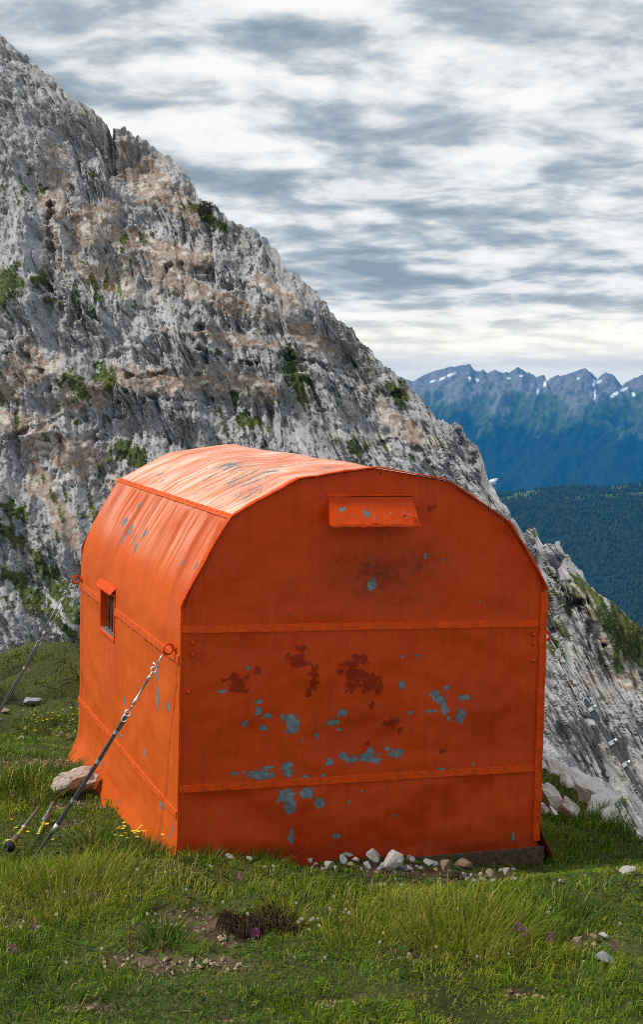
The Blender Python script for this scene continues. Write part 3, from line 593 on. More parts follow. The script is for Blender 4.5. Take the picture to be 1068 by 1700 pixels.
RU = chip_list([(180, 138, 16, 24), (185, 155, 22, 8), (210, 118, 6, 7), (240, 103, 9, 9), (340, 70, 24, 14), (352, 82, 24, 9), (385, 108, 14, 18), (390, 135, 10, 18), (375, 165, 8, 12), (505, 115, 26, 18), (540, 130, 28, 20), (565, 150, 14, 12), (490, 148, 14, 14), (530, 152, 20, 8), (485, 105, 12, 10), (460, 105, 12, 8), (600, 245, 16, 14), (612, 240, 10, 10), (737, 320, 9, 5), (622, 268, 7, 8), (535, 300, 6, 8), (495, 80, 30, 10), (547, 195, 6, 12), (357, 42, 14, 8), (150, 130, 10, 5), (510, 65, 24, 7)])
RU += chip_list([(700, 152, 9, 8), (715, 148, 6, 4), (570, 58, 4, 4)], 1.618, 280, 750)
SMG = [(*fp(280+x/1.618, 750+y/1.618), a/1.618*7.75/FPX, b/1.618*7.75/FPX, w) for x, y, a, b, w in [(560, 330, 130, 75, .95), (640, 300, 150, 60, .75), (520, 350, 70, 60, .6), (620, 400, 120, 40, .5), (150, 290, 70, 60, .18), (330, 370, 90, 60, .2), (900, 410, 60, 40, .2)]]
SMG += [(*fp(280+x/1.618, 1050+y/1.618), a/1.618*7.75/FPX, b/1.618*7.75/FPX, w) for x, y, a, b, w in [(850, 220, 60, 80, .25), (500, 260, 120, 60, .18), (150, 60, 100, 40, .15), (300, 590, 400, 30, .35), (800, 565, 200, 20, .3), (420, 500, 160, 40, .15), (820, 260, 30, 40, .25)]]
def blobs2(x, z, lst):
    f = np.full(x.shape, -2.5)
    for (bx, bz, a, b) in lst: f = np.maximum(f, 1-np.sqrt(((x-bx)/a)**2+((z-bz)/b)**2))
    return np.clip(f*1.15+0.30, -2.5, 1.3)
def smudges(x, z, lst):
    f = np.zeros(x.shape)
    for (bx, bz, a, b, w) in lst: f = np.maximum(f, w*np.exp(-(((x-bx)/a)**2+((z-bz)/b)**2)))
    return f
def sheet(name, P, nr, nc, fields, parent=HUT, skip=None, mat=None):
    """P (nr,nc,3) points -> one metal sheet with wear fields"""
    F = grid_faces(nr, nc)
    if skip is not None: F = F[~skip.reshape(-1)]
    me = np_mesh(name, P.reshape(-1, 3), F, 4)
    for k in ('chip', 'rust', 'smudge', 'fade', 'run'):
        v = fields.get(k); fattr(me, k, np.full(nr*nc, -2.5 if k in ('chip', 'rust') else 0.0) if v is None else v.reshape(-1))
    cattr(me, 'streakco', fields['streakco'].reshape(-1, 3) if 'streakco' in fields else P.reshape(-1, 3)*6)
    o = link(name, me, parent, mat or PAINT)
    return o
# front wall: three sheets
nc = 280
def front_sheet(lo, hi, nr):
    u = np.linspace(-1, 1, nc); t = np.linspace(0, 1, nr)[:, None]
    x = np.repeat(u[None], nr, 0)*0.999; z = lo(u)[None]+(hi(u)-lo(u))[None]*t
    ed = np.minimum(np.clip((1-np.abs(x))/0.12, 0, 1), np.clip(np.minimum(t, 1-t)*8, 0, 1)*np.ones_like(x))
    y = -(0.020*fbm(x*2.1, z*2.4, 3, 300)+0.0045*fbm(x*7, z*7, 2, 303))*ed+0.001
    return sheet('front_panel', np.stack([x, y, z], -1), nr, nc, dict(chip=blobs2(x, z, CH), rust=blobs2(x, z, RU), smudge=smudges(x, z, SMG)+0.30*sstep(0.10, -0.02, z+0.04*fbm(x*9, z*3, 3, 306))*1.0, run=0.30*sstep(0.1, 0.6, pn(x*16, z*0.5, 307)+0.5*pn(x*41, z, 308))*sstep(0.35, 0.0, hi(u)[None]-z)))
pf = lambda u: np.interp(u, PRx, PRz)-0.004
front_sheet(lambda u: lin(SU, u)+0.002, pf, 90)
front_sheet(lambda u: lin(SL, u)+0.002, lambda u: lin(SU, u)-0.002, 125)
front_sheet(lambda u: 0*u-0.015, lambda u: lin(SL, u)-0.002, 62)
# side sheets and roof: a path across the hut, swept along its length
LU = 1.0749; LLo = 0.2992
wy0, wy1 = sorted((lp(169, 1000)[0], lp(191, 1000)[0])); 
WZ0, WZ1 = 0.5*(lp(169, 1043)[1]+lp(191, 1062)[1]), 0.5*(lp(169, 976)[1]+lp(191, 988)[1])
def path_pts(P, n):
    P = np.array(P); d = np.concatenate([[0], np.cumsum(np.hypot(*np.diff(P, axis=0).T))]); s_ = np.linspace(0, d[-1], n)
    return np.stack([np.interp(s_, d, P[:, 0]), np.interp(s_, d, P[:, 1])], -1), s_
YS = np.unique(np.concatenate([np.linspace(-0.012, HL, 190), [wy0, wy1]]))
def swept(name, P, n, seed, amp, fade=0.0, chips=None, window=False, runs=0.0, zs=None):
    if zs is None: Q, s_ = path_pts(P, n)
    else: zs = np.unique(zs); Q = np.stack([np.interp(zs, [p[1] for p in P], [p[0] for p in P]), zs], -1); s_ = zs-zs[0]
    nr, ncc = len(Q), len(YS)
    tx = np.gradient(Q[:, 0]); tz = np.gradient(Q[:, 1]); ln = np.hypot(tx, tz); nx, nz = -tz/ln, tx/ln
    S2, Y2 = np.meshgrid(s_, YS, indexing='ij')
    ed = np.clip(np.minimum(S2-s_[0], s_[-1]-S2)/0.1, 0, 1)*np.clip(np.minimum(Y2+0.03, HL+.03-Y2)/0.15, 0.1, 1)
    off = amp*(fbm(S2*2.2+seed, Y2*1.6, 3, 310+seed))*ed+amp*0.25*pn(S2*7, Y2*7, 320+seed)*ed
    Pp = np.stack([Q[:, 0][:, None]+nx[:, None]*off, Y2, Q[:, 1][:, None]+nz[:, None]*off], -1)
    sk = None
    if window:
        cy_ = (YS[:-1]+YS[1:])/2; cz_ = (Q[:-1, 1]+Q[1:, 1])/2
        sk = ((cz_ > WZ0) & (cz_ < WZ1))[:, None] & ((cy_ > wy0) & (cy_ < wy1))[None]
    f = dict(streakco=np.stack([Y2*15+S2*2.5, S2*1.9, 0*S2+seed], -1))
    if fade: 
        v = np.clip(fade*(0.75+0.45*fbm(S2*2.5, Y2*2.0, 3, 330)), 0, 1); f['fade'] = v
        ff = 1.5*(fbm(Y2*17+S2*6, S2*3.6, 4, 333, 0.65))-1.05+0.95*np.exp(-((S2-0.33)/0.22)**2-((Y2-0.7)/0.85)**2); f['chip'] = ff*1.25-0.15
    if chips is not None:
        f['chip'] = np.maximum(blobs2(Y2, Q[:, 1][:, None]+0*Y2, chips), -2.5)
    if runs:
        st = 0.7*pn(Y2*11, S2*0.3+5, 340)+0.8*pn(Y2*26, S2*0.4, 341); top = s_[-1]-S2
        f['fade'] = np.clip((0.30+0.25*fbm(S2*3, Y2*2, 3, 343))*sstep(0.30, 0.55, S2), 0, 1)
        length = 0.25+0.35*(pn(Y2*5, 0*Y2+2, 342)+0.5)
        f['run'] = np.clip(sstep(0.10, 0.30, st)*sstep(length, length*0.3, top)*runs*sstep(0.0, 0.05, top), 0, 1)
    return sheet(name, Pp, nr, ncc, f, skip=sk, mat=PAINT_SIDE), Q
eL = PR[:9]; eR = PR[-9:]
hwL, hwR = eL[0][1], eR[-1][1]
def rnd(a, b, c, r=0.16, n=7):
    a, b, c = map(np.array, (a, b, c)); d1 = (a-b)/np.hypot(*(a-b)); d2 = (c-b)/np.hypot(*(c-b)); p, q = b+d1*r, b+d2*r
    return [tuple((1-t)**2*p+2*t*(1-t)*b+t*t*q) for t in np.linspace(0, 1, n)]
curveL = rnd((-1, LU), (-1.0, hwL), tuple(eL[4]))
pathL = [(-1, LU)]+curveL+[tuple(p) for p in eL[4:]]
zs_up = np.concatenate([np.linspace(LU, PROF[1][1], 90), [WZ1]])
chL = [(lp(x, y)[0], lp(x, y)[1], a, b) for x, y, a, b in [(186, 880, .035, .03), (207, 886, .035, .03), (175, 868, .045, .025), (183, 897, .025, .03), (204, 908, .02, .03), (180, 838, .03, .02), (272, 932, .02, .015), (292, 940, .02, .015), (197, 895, .02, .03)]]
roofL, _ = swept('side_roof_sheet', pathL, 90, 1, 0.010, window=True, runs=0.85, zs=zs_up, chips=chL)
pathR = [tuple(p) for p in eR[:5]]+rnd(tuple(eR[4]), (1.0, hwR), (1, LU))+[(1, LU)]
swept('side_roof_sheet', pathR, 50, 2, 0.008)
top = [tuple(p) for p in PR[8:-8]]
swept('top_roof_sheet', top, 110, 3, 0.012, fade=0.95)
skirtL = [(-1.10, -0.14), (-1.05, -0.05), (-1.012, 0.05), (-1.0, 0.16), (-1.0, LLo)]
mid_ch = [(lp(x, y)[0], lp(x, y)[1], a, b) for x, y, a, b in [(262, 1157, .035, .06), (208, 1163, .03, .025), (258, 1118, .025, .04), (279, 1173, .02, .03), (147, 1300, .02, .02), (240, 1250, .02, .02), (147, 1230, .03, .03)]]
swept('side_wall_sheet', [(-1, LLo), (-1, LU)], 60, 4, 0.012, window=True, zs=np.concatenate([np.linspace(LLo, LU, 70), [WZ0]]), chips=mid_ch)
low_ch = [(lp(x, y)[0], lp(x, y)[1], a, b) for x, y, a, b in [(270, 1326, .05, .05), (247, 1300, .025, .02), (286, 1377, .012, .03), (283, 1390, .012, .02), (205, 1330, .02, .02)]]
swept('side_wall_sheet', skirtL, 26, 5, 0.012, chips=low_ch, zs=np.linspace(-0.14, LLo, 26))
swept('side_wall_sheet', [(1, LU), (1, LLo)], 30, 6, 0.010)
swept('side_wall_sheet', [(1, LLo), (1.0, 0.13), (1.02, 0.06), (1.07, -0.03), (1.12, -0.13)], 26, 7, 0.010)
bk = [(-0.999, 0.0)]+[tuple(p) for p in PR]+[(0.999, 0.0)]
part('back_wall', ([(x*0.999, HL-0.004, z-0.004) for x, z in bk], [tuple(range(len(bk)))[::-1]]), PAINT, HUT, False)
part('floor', box_vf((0, HL/2, 0.02), (1.96, HL-0.05, 0.03)), WOOD, HUT, False)
# seams: overlapping strips, hand-beaten and painted over
def strip(name, pts, nrm, wdir, w, th, mat=None, wob=0.0013, seed=0, parent=HUT):
    pts = [Vector(p) for p in pts]; nrm = Vector(nrm).normalized(); wdir = Vector(wdir).normalized(); v = []; f = []
    sec = [(-0.5, -0.3), (-0.5, 0.9), (-0.40, 1.0), (0.42, 0.75), (0.5, 0.40), (0.5, -0.3)]
    for k, p in enumerate(pts):
        a = wob*math.sin(k*1.7+seed)+wob*0.8*math.sin(k*0.61+2*seed); b = 1+0.14*math.sin(k*2.3+seed*3)+0.10*math.sin(k*.9+seed)
        for (sx, sy) in sec: v.append(p+wdir*(sx*w*(0.92+0.08*b)+a)+nrm*th*sy*(b if sy > 0 else 1))
    m = len(sec)
    for k in range(len(pts)-1):
        for q in range(m): f.append((k*m+q, k*m+(q+1) % m, (k+1)*m+(q+1) % m, (k+1)*m+q))
    f.append(tuple(range(m))[::-1]); f.append(tuple((len(pts)-1)*m+q for q in range(m)))
    return part(name, (v, f), mat or TRIM, parent, smooth=False)
def seg(a, b, n): a, b = Vector(a), Vector(b); return [a.lerp(b, i/(n-1)) for i in range(n)]
strip('seam_strip', seg((-0.992, -0.001, SU[0]), (0.965, -0.001, SU[1]), 60), (0, -1, 0), (0, 0, 1), 0.038, 0.008, seed=1)
strip('seam_strip', seg((-0.992, -0.001, SL[0]), (0.965, -0.001, SL[1]), 60), (0, -1, 0), (0, 0, 1), 0.038, 0.008, seed=2)
for sx in (-1, 1):
    strip('seam_strip', seg((sx*1.001, 0.0, LU), (sx*1.001, wy0-0.02 if sx < 0 else HL, LU), 40), (sx, 0, 0), (0, 0, 1), 0.042, 0.009, seed=3, mat=TRIM_SIDE)
    if sx < 0: strip('seam_strip', seg((sx*1.001, wy1+0.02, LU), (sx*1.001, HL, LU), 20), (sx, 0, 0), (0, 0, 1), 0.042, 0.009, seed=4, mat=TRIM_SIDE)
    strip('seam_strip', seg((sx*1.001, 0.0, LLo), (sx*1.001, HL, LLo), 60), (sx, 0, 0), (0, 0, 1), 0.036, 0.009, seed=5, mat=TRIM_SIDE)
    f1_ = PROF[1] if sx < 0 else PROF[-2]; nn = Vector((sx*0.7, 0, 0.72)); wd = Vector((-sx*0.72, 0, 0.7))
    o = strip('roof_seam', seg((f1_[0]+sx*0.0, -0.02, f1_[1]), (f1_[0], HL, f1_[1]), 70), nn, wd, 0.032, 0.0045, seed=6, mat=TRIM_SIDE)
    for k in range(26):     # rivets along the roof seam
        p = Vector((f1_[0], 0.05+k*0.108, f1_[1]))+nn*0.0045+wd*0.002
        part('rivet', tube_vf([p-nn*.001, p+nn*0.002, p+nn*0.0035], [0.005, 0.0045, 0.002], 6), TRIM_SIDE, o)
# folded lip of the roof along the front, and the corner angles
def lip(P, name, y0, y1, th, mat=TRIM):
    v = []; f = []; P = np.array(P); tx = np.gradient(P[:, 0]); tz = np.gradient(P[:, 1]); ln = np.hypot(tx, tz); nx, nz = -tz/ln, tx/ln
    for k in range(len(P)):
        w = 0.0022*math.sin(k*1.3)+0.0015*math.sin(k*3.1)
        for (yy, o) in ((y0, 0.003), (y0-0.002, th+w), (y1, th+w), (y1, 0.003)): v.append((P[k, 0]+nx[k]*o, yy+w, P[k, 1]+nz[k]*o))
    for k in range(len(P)-1):
        for q in range(4): f.append((k*4+q, k*4+(q+1) % 4, k*4+4+(q+1) % 4, k*4+4+q))
    return part(name, (v, f), mat, HUT)
lip(PR, 'roof_lip', -0.030, 0.02, 0.009)
strip('corner_angle', seg((0.988, -0.002, 0.02), (0.992, -0.002, hwR-0.01), 40), (0, -1, 0), (1, 0, 0), 0.045, 0.010, seed=8)
strip('corner_angle', seg((-0.994, -0.001, 0.0), (-0.994, -0.001, hwL-0.02), 30), (0, -1, 0), (1, 0, 0), 0.012, 0.006, seed=9)
# bolt heads on the front
for (px, py) in [(319, 1086), (319, 1066), (886, 1053), (885, 1096), (887, 1068), (312, 1148)]:
    x, z = fp(px, py); part('bolt', tube_vf([(x, -0.0, z), (x, -0.012, z), (x, -0.016, z)], [0.013, 0.011, 0.004], 8), TRIM, HUT)
# ventilation hood
vx0, vz1 = fp(543, 821); vx1, _ = fp(683, 819); vh = 0.150; pr = 0.125
v = [(vx0, 0.0, vz1), (vx1, 0.0, vz1), (vx0, -0.018, vz1-0.012), (vx1, -0.018, vz1-0.012), (vx0-0.004, -pr, vz1-vh), (vx1+0.004, -pr, vz1-vh), (vx0, 0.0, vz1-vh), (vx1, 0.0, vz1-vh)]
hood = empty('vent_hood'); hood.parent = HUT
V1, F1 = [], []
nu, nv_ = 60, 22
U, Vv = np.meshgrid(np.linspace(0, 1, nu), np.linspace(0, 1, nv_)); A_, B_, C_, D_ = [np.array(v[i]) for i in (4, 5, 3, 2)]
Pp = (1-Vv)[..., None]*((1-U)[..., None]*A_+U[..., None]*B_)+Vv[..., None]*((1-U)[..., None]*D_+U[..., None]*C_)
Pp[..., 1] += 0.003*pn(U*5, Vv*3, 350)
hx_, hz_ = Pp[..., 0], Pp[..., 2]
def hf(lst):
    out = []
    for zx, zy, a, b in lst:
        u_ = (zx-(180+45*(zy-265)/180))/572; t_ = 1-(zy-250)/190; p = (1-t_)*((1-u_)*A_+u_*B_)+t_*((1-u_)*D_+u_*C_); out.append((p[0], p[2], a/4.1*7.7/FPX, b/4.1*7.7/FPX))
    return out
sheet('hood_panel', Pp, nv_, nu, dict(chip=blobs2(hx_, hz_, hf([(268, 330, 16, 20), (285, 322, 14, 8), (440, 360, 24, 20), (495, 378, 8, 7), (345, 374, 8, 6), (597, 355, 9, 7), (570, 378, 7, 6), (685, 345, 7, 7), (722, 362, 8, 9), (485, 397, 7, 5), (705, 335, 6, 6), (465, 330, 7, 4), (650, 400, 6, 5), (700, 385, 10, 5)])), rust=blobs2(hx_, hz_, hf([(765, 410, 24, 20), (480, 428, 50, 5), (300, 436, 40, 4), (660, 432, 50, 4), (690, 380, 20, 12)])), smudge=np.zeros_like(hx_)), parent=hood)
def quad(pts): return pts, [tuple(range(len(pts)))]
part('hood_cheek', ([v[0], v[2], v[4], v[6]], [(0, 1, 2, 3)]), TRIM, hood, False)
part('hood_cheek', ([v[1], v[3], v[5], v[7]], [(3, 2, 1, 0)]), TRIM, hood, False)
part('hood_flange', box_vf(((vx0+vx1)/2, -0.010, vz1-0.001), (vx1-vx0+0.012, 0.020, 0.012)), TRIM, hood, False, 0.003)
strip('hood_rim', seg((vx0-0.01, -pr-0.001, vz1-vh), (vx1+0.006, -pr-0.001, vz1-vh), 24), (0, -1, 0.4), (0, 0, 1), 0.012, 0.004, seed=3, parent=hood)
part('hood_grille', box_vf(((vx0+vx1)/2, -pr/2, vz1-vh+0.008), (vx1-vx0-0.01, pr-0.02, 0.004)), DARK, hood, False)
# window in the long wall
win = empty('window'); win.parent = HUT
ym, zm = (wy0+wy1)/2, (WZ0+WZ1)/2; ww, wh = wy1-wy0, WZ1-WZ0; fr_ = 0.022
for nm, c_, s_ in (('window_frame', (-0.985, ym, WZ0-fr_/2+.004), (0.055, ww+2*fr_, fr_)), ('window_frame', (-0.985, ym, WZ1+fr_/2-.004), (0.055, ww+2*fr_, fr_)), ('window_frame', (-0.984, wy0-fr_/2+.004, zm), (0.053, fr_, wh)), ('window_frame', (-0.984, wy1+fr_/2-.004, zm), (0.053, fr_, wh))):
    part(nm, box_vf(c_, s_), TRIM, win, False, 0.003)
part('pane', box_vf((-0.957, ym, zm), (0.006, ww, wh)), GLASS, win, False)
part('sill', box_vf((-0.985, ym, WZ0+0.006), (0.045, ww-.02, 0.012)), STEEL, win, False)
for k in range(3): part('bar', tube_vf([(-0.975, wy0+ww*(k+1)/4, WZ0), (-0.975, wy0+ww*(k+1)/4, WZ1)], 0.005, 6), BLACK, win)
hv = [(-1.0, wy0-0.03, WZ1+0.055), (-1.0, wy1+0.04, WZ1+0.055), (-1.038, wy0-0.03, WZ1+0.014), (-1.038, wy1+0.04, WZ1+0.014)]
hv = hv+[(x, y, z-0.006) for x, y, z in hv]
part('window_hood', (hv, [(0, 1, 3, 2), (4, 6, 7, 5), (2, 3, 7, 6), (0, 2, 6, 4), (1, 5, 7, 3)]), TRIM, win, False)
# timber sill under the right of the front, wooden runners
part('timber_sill', box_vf((0.33, 0.045, -0.065), (1.42, 0.10, 0.10)), WOOD, HUT, False, 0.006)
part('timber_sill', box_vf((0.97, 1.45, -0.08), (0.08, 2.7, 0.10)), WOOD, HUT, False, 0.006)
# guy rings
RINGS = []
for sx, yy in ((-1, 0.075), (-1, HL-0.06), (1, 0.075)):
    c_ = Vector((sx*1.0, yy, LU+0.045)); rg = empty('guy_ring'); rg.parent = HUT
    part('eye', torus_vf(c_+Vector((sx*0.042, -0.005, 0)), (0.25*sx, 1.0, 0.1), 0.026, 0.0065, 22, 8), TRIM, rg)
    part('shank', tube_vf([c_, c_+Vector((sx*0.016, 0, 0))], 0.014, 10), TRIM, rg)
    part('plate', tube_vf([c_-Vector((sx*.004, 0, 0)), c_+Vector((sx*0.006, 0, 0))], 0.026, 6), TRIM, rg, False)
    RINGS.append(HUT_M @ (c_+Vector((sx*0.066, -0.010, -0.018))))

# ------------------------------------------------------------------ guy cables
def cable(label, a, b, tb, eye_t, clamps, ferrule=None, open_frame=False, sag=0.02, STEEL=STEEL, fs=1.0):
    torus_vf = lambda c, ax, R, r, *k: globals()['torus_vf'](c, ax, R*0.78, r*0.74*fs, *k)
    tube_vf = lambda p, r, *k: globals()['tube_vf'](p, [x*0.74*fs for x in r] if isinstance(r, list) else r*0.74*fs, *k)
    root = empty('guy_cable', b); tag(root, label, 'cable', 'steel guy cables of the hut')
    a = Vector(a); b = Vector(b); Lx = (b-a).length; d = (b-a).normalized(); side = d.cross(Vector((0, -1, 0.2))).normalized()
    P = lambda t: a.lerp(b, t)-b+Vector((0, 0, -sag*4*t*(1-t)))
    def pt(nm, vf, m, **k): return part(nm, vf, m, root, **k)
    t0 = tb[0]-0.03
    pt('shackle', join_vf(torus_vf(P(t0*0.40), side, 0.026, 0.0055, 18, 6, (d, 1.5)), tube_vf([P(t0*0.40)+d*0.036-side*0.02, P(t0*0.40)+d*0.036+side*0.02], 0.006, 8)), STEEL)
    pt('eye_bolt', join_vf(torus_vf(P(t0), (0, -1, 0.2), 0.018, 0.006, 16, 6), tube_vf([P(t0)+d*0.018, P(tb[0])], 0.0065, 8)), STEEL)
    if open_frame:
        tbv = join_vf(tube_vf([P(tb[0])-side*0.014, P(tb[1])-side*0.014], 0.0055, 6), tube_vf([P(tb[0])+side*0.014, P(tb[1])+side*0.014], 0.0055, 6), tube_vf([P(tb[0]-0.012), P(tb[0]+0.012)], 0.017, 8), tube_vf([P(tb[1]-0.012), P(tb[1]+0.012)], 0.017, 8))
    else:
        tbv = join_vf(tube_vf([P(tb[0]-.008), P(tb[0]), P(tb[0]+0.018), P(tb[0]+0.019), P(tb[1]-0.019), P(tb[1]-0.018), P(tb[1]), P(tb[1]+.006)], [0.007, 0.013, 0.013, 0.0095, 0.0095, 0.013, 0.013, .007], 10))
    pt('turnbuckle', tbv, STEEL)
    pt('eye_bolt', join_vf(torus_vf(P(eye_t), (0, -1, 0.2), 0.020, 0.006, 16, 6), tube_vf([P(tb[1]), P(eye_t)-d*0.018], 0.0065, 8)), STEEL)
    e = ferrule if ferrule else clamps[-1]+0.08
    n = 40; main = [P(eye_t+0.005+(1-eye_t)*k/n) for k in range(n+1)]
    pt('wire_rope', tube_vf([p+side*0.0045 for p in main], 0.0085, 8), WIRE)
    dead = [P(eye_t+0.005+(e-eye_t)*k/30)-side*(0.0050+0.0015*math.sin(k*0.7)) for k in range(31)]
    pt('rope_tail', tube_vf(dead, 0.0080, 8), WIRE)
    pt('thimble', torus_vf(P(eye_t)+d*0.034, (0, -1, 0.2), 0.016, 0.005, 14, 6, (d, 1.7)), STEEL)
    for t in clamps:
        c_ = P(t); cl_ = empty('rope_clamp'); cl_.parent = root
        part('saddle', join_vf(tube_vf([c_-d*0.011-side*0.0, c_+d*0.011], 0.018, 8)), STEEL, cl_, False)
        part('bolt', tube_vf([c_-side*0.034-d*.006, c_+side*0.012-d*.006], 0.0055, 6), STEEL, cl_)
        part('nut', tube_vf([c_-side*0.036, c_-side*0.025], 0.012, 6), STEEL, cl_, False)
    if ferrule: pt('ferrule', tube_vf([P(ferrule-0.02), P(ferrule+0.02)], 0.019, 12), STEEL)
    return root
gA = ground_at(50, 1421); cable('near steel guy cable from front left corner down to the grass', RINGS[0], gA-Vector((0, 0, 0.05)), (0.10, 0.215), 0.257, [0.343, 0.477, 0.666], 0.805)
gB = ground_at(-62, 1268); cable('dark far guy cable from rear left corner of the hut', RINGS[1], gB-Vector((0, 0, 0.05)), (0.09, 0.26), 0.31, [0.44, 0.70, 0.78, 0.93], None, True, STEEL=STEEL2)
gC = ground_at(1160, 1446); cable('guy cable right of the hut hanging before the rock slope', RINGS[2], gC-Vector((0, 0, 0.05)), (0.09, 0.18), 0.235, [0.29, 0.43, 0.52], None, True, fs=1.3)

# ------------------------------------------------------------------ trekking poles lying in the grass
def trek_pole(label, a, b, segs, basket):
    root = empty('trekking_pole', b); tag(root, label, 'trekking pole', 'trekking poles by the cable anchor'); a = Vector(a); b = Vector(b); d = (b-a)
    P = lambda t: a+d*t-b
    for nm, t0, t1, r0, r1, m in segs: part(nm, tube_vf([P(t0), P((t0+t1)/2), P(t1)], [r0, (r0+r1)/2, r1], 10), m, root)
    if basket:
        ax = d.normalized(); part('basket', join_vf(tube_vf([P(1.0)-ax*0.008, P(1.0), P(1.0)+ax*0.010], [0.020, 0.032, 0.026], 16)), BLACK, root)
        part('basket_rim', torus_vf(P(0.985), ax, 0.032, 0.004, 20, 6), LIME, root); part('tip', tube_vf([P(1.0), P(1.12)], [0.009, 0.005], 8), BLACK, root)
    return root
pa = ground_at(64, 1366)+Vector((0, 0, 0.085)); pb = ground_at(15, 1427)+Vector((0, 0, 0.07))
trek_pole('trekking pole lying in grass with black basket at lower end', pa, pb, [('shaft', 0.0, 0.5, 0.009, 0.010, SHAFT), ('collar', 0.5, 0.54, 0.012, 0.012, STEEL), ('lower_shaft', 0.54, 0.76, 0.010, 0.010, LIME), ('lock', 0.76, 0.97, 0.016, 0.018, SHAFT)], True)
pa = ground_at(88, 1362)+Vector((0, 0, 0.10)); pb = ground_at(62, 1404)+Vector((0, 0, 0.05))
trek_pole('second trekking pole lying half hidden behind the near guy cable', pa, pb, [('shaft', 0.0, 0.38, 0.012, 0.012, SHAFT), ('lock', 0.38, 0.58, 0.019, 0.021, SHAFT), ('lower_shaft', 0.58, 0.9, 0.010, 0.010, LIME)], False)

# ------------------------------------------------------------------ stones
def stone_mat(name, col, warm):
    m, t, b = new_mat(name); co = objco(t); n = noise_node(t, co, 9, 6, 0.65); n2_ = noise_node(t, co, 40, 4, 0.6)
    c_ = ramp(t, n, [(0.25, tuple(x*0.55 for x in col)), (0.5, col), (0.75, warm)]); c_ = mix_col(t, map_range(t, n2_, 0.55, 0.7, 0, 0.5), c_, tuple(x*0.5 for x in col))
    set_in(t, b, 'Base Color', c_); set_in(t, b, 'Roughness', 0.9); b.inputs['Specular IOR Level'].default_value = 0.2
    bump(t, b, math_node(t, 'ADD', n, math_node(t, 'MULTIPLY', n2_, 0.4)), 0.7, 0.02); return m
S_WHITE = stone_mat('white_limestone', (0.48, 0.455, 0.42), (0.58, 0.55, 0.51)); S_TAN = stone_mat('tan_stone', (0.36, 0.27, 0.19), (0.44, 0.34, 0.26)); S_GREY = stone_mat('grey_stone', (0.33, 0.34, 0.36), (0.42, 0.41, 0.40)); S_BROWN = stone_mat('brown_stone', (0.22, 0.15, 0.10), (0.34, 0.25, 0.18))
S_PALE = stone_mat('pale_boulder_stone', (0.52, 0.44, 0.37), (0.62, 0.56, 0.50))
def stone_mesh(seed, sub=3, cuts=9, rough=0.07):
    r = random.Random(seed); bm = bmesh.new(); bmesh.ops.create_icosphere(bm, subdivisions=sub, radius=1.0)
    pl = []
    for _ in range(cuts):
        n = Vector((r.gauss(0, 1), r.gauss(0, 1), r.gauss(0, 1))).normalized(); pl.append((n, r.uniform(0.30, 0.66)))
    off = r.random()*50
    for vv in bm.verts:
        p = vv.co.copy()
        for n, dd_ in pl:
            e = p.dot(n)-dd_
            if e > 0: p -= n*e*0.94
        q = p*2.1; p *= 1+rough*float(pn(np.array(q.x+off), np.array(q.y+q.z*0.7), seed % 50)) + rough*0.6*float(pn(np.array(q.x*2.7+off), np.array(q.z*2.7+q.y), 7))
        vv.co = p
    me = bpy.data.meshes.new('stone'); bm.to_mesh(me); bm.free(); return me
STM = [stone_mesh(100+k) for k in range(9)]
def stone(px, py, w, h, mat, label, cat='stone', group=None, name='stone', mi=None, rz=None, me=None, sink=0.12, depth=1.0):
    g = ground_at(px, py+h*0.35); k = (g.y)/FPX; src = me or STM[(mi if mi is not None else random.randrange(9))]
    me2 = src.copy(); me2.materials.clear(); o = link(name, me2, None, mat, smooth=False)
    sx, sz = w*k*0.68, h*k*0.80; o.scale = (sx, max(sx, sz)*0.85*depth, sz); o.location = (g.x, g.y, g.z+sz*(1-2*sink)+0.01)
    o.rotation_euler = (random.uniform(-.2, .2), random.uniform(-.2, .2), rz if rz is not None else random.uniform(-.5, .5))
    return tag(o, label, cat, group)
GR1 = 'rubble stones along the front of the hut'
stone(619, 1428, 18, 24, S_WHITE, 'pointed white stone standing upright in the rubble row', group=GR1)
stone(650, 1438, 36, 24, S_WHITE, 'largest lumpy white stone in the rubble row before the hut', group=GR1)
stone(739, 1440, 26, 18, S_TAN, 'rounded tan stone left of the brown one in the rubble row', group=GR1)
stone(769, 1441, 34, 20, S_BROWN, 'wide brown stone near the right end of the rubble row', group=GR1)
stone(545, 1439, 22, 12, S_WHITE, 'flat white stone at the left end of the rubble row', group=GR1)
stone(577, 1426, 17, 9, S_WHITE, 'white stone lying on top of the heap below the hut front', group=GR1)
stone(570, 1434, 15, 13, S_GREY, 'grey stone under the top one of the heap below hut front', group=GR1)
stone(816, 1458, 18, 13, S_TAN, 'tan stone on the small pile at the rubble row right end', group=GR1)
stone(841, 1450, 19, 13, S_WHITE, 'bright white tilted stone near the timber sill end', group=GR1)
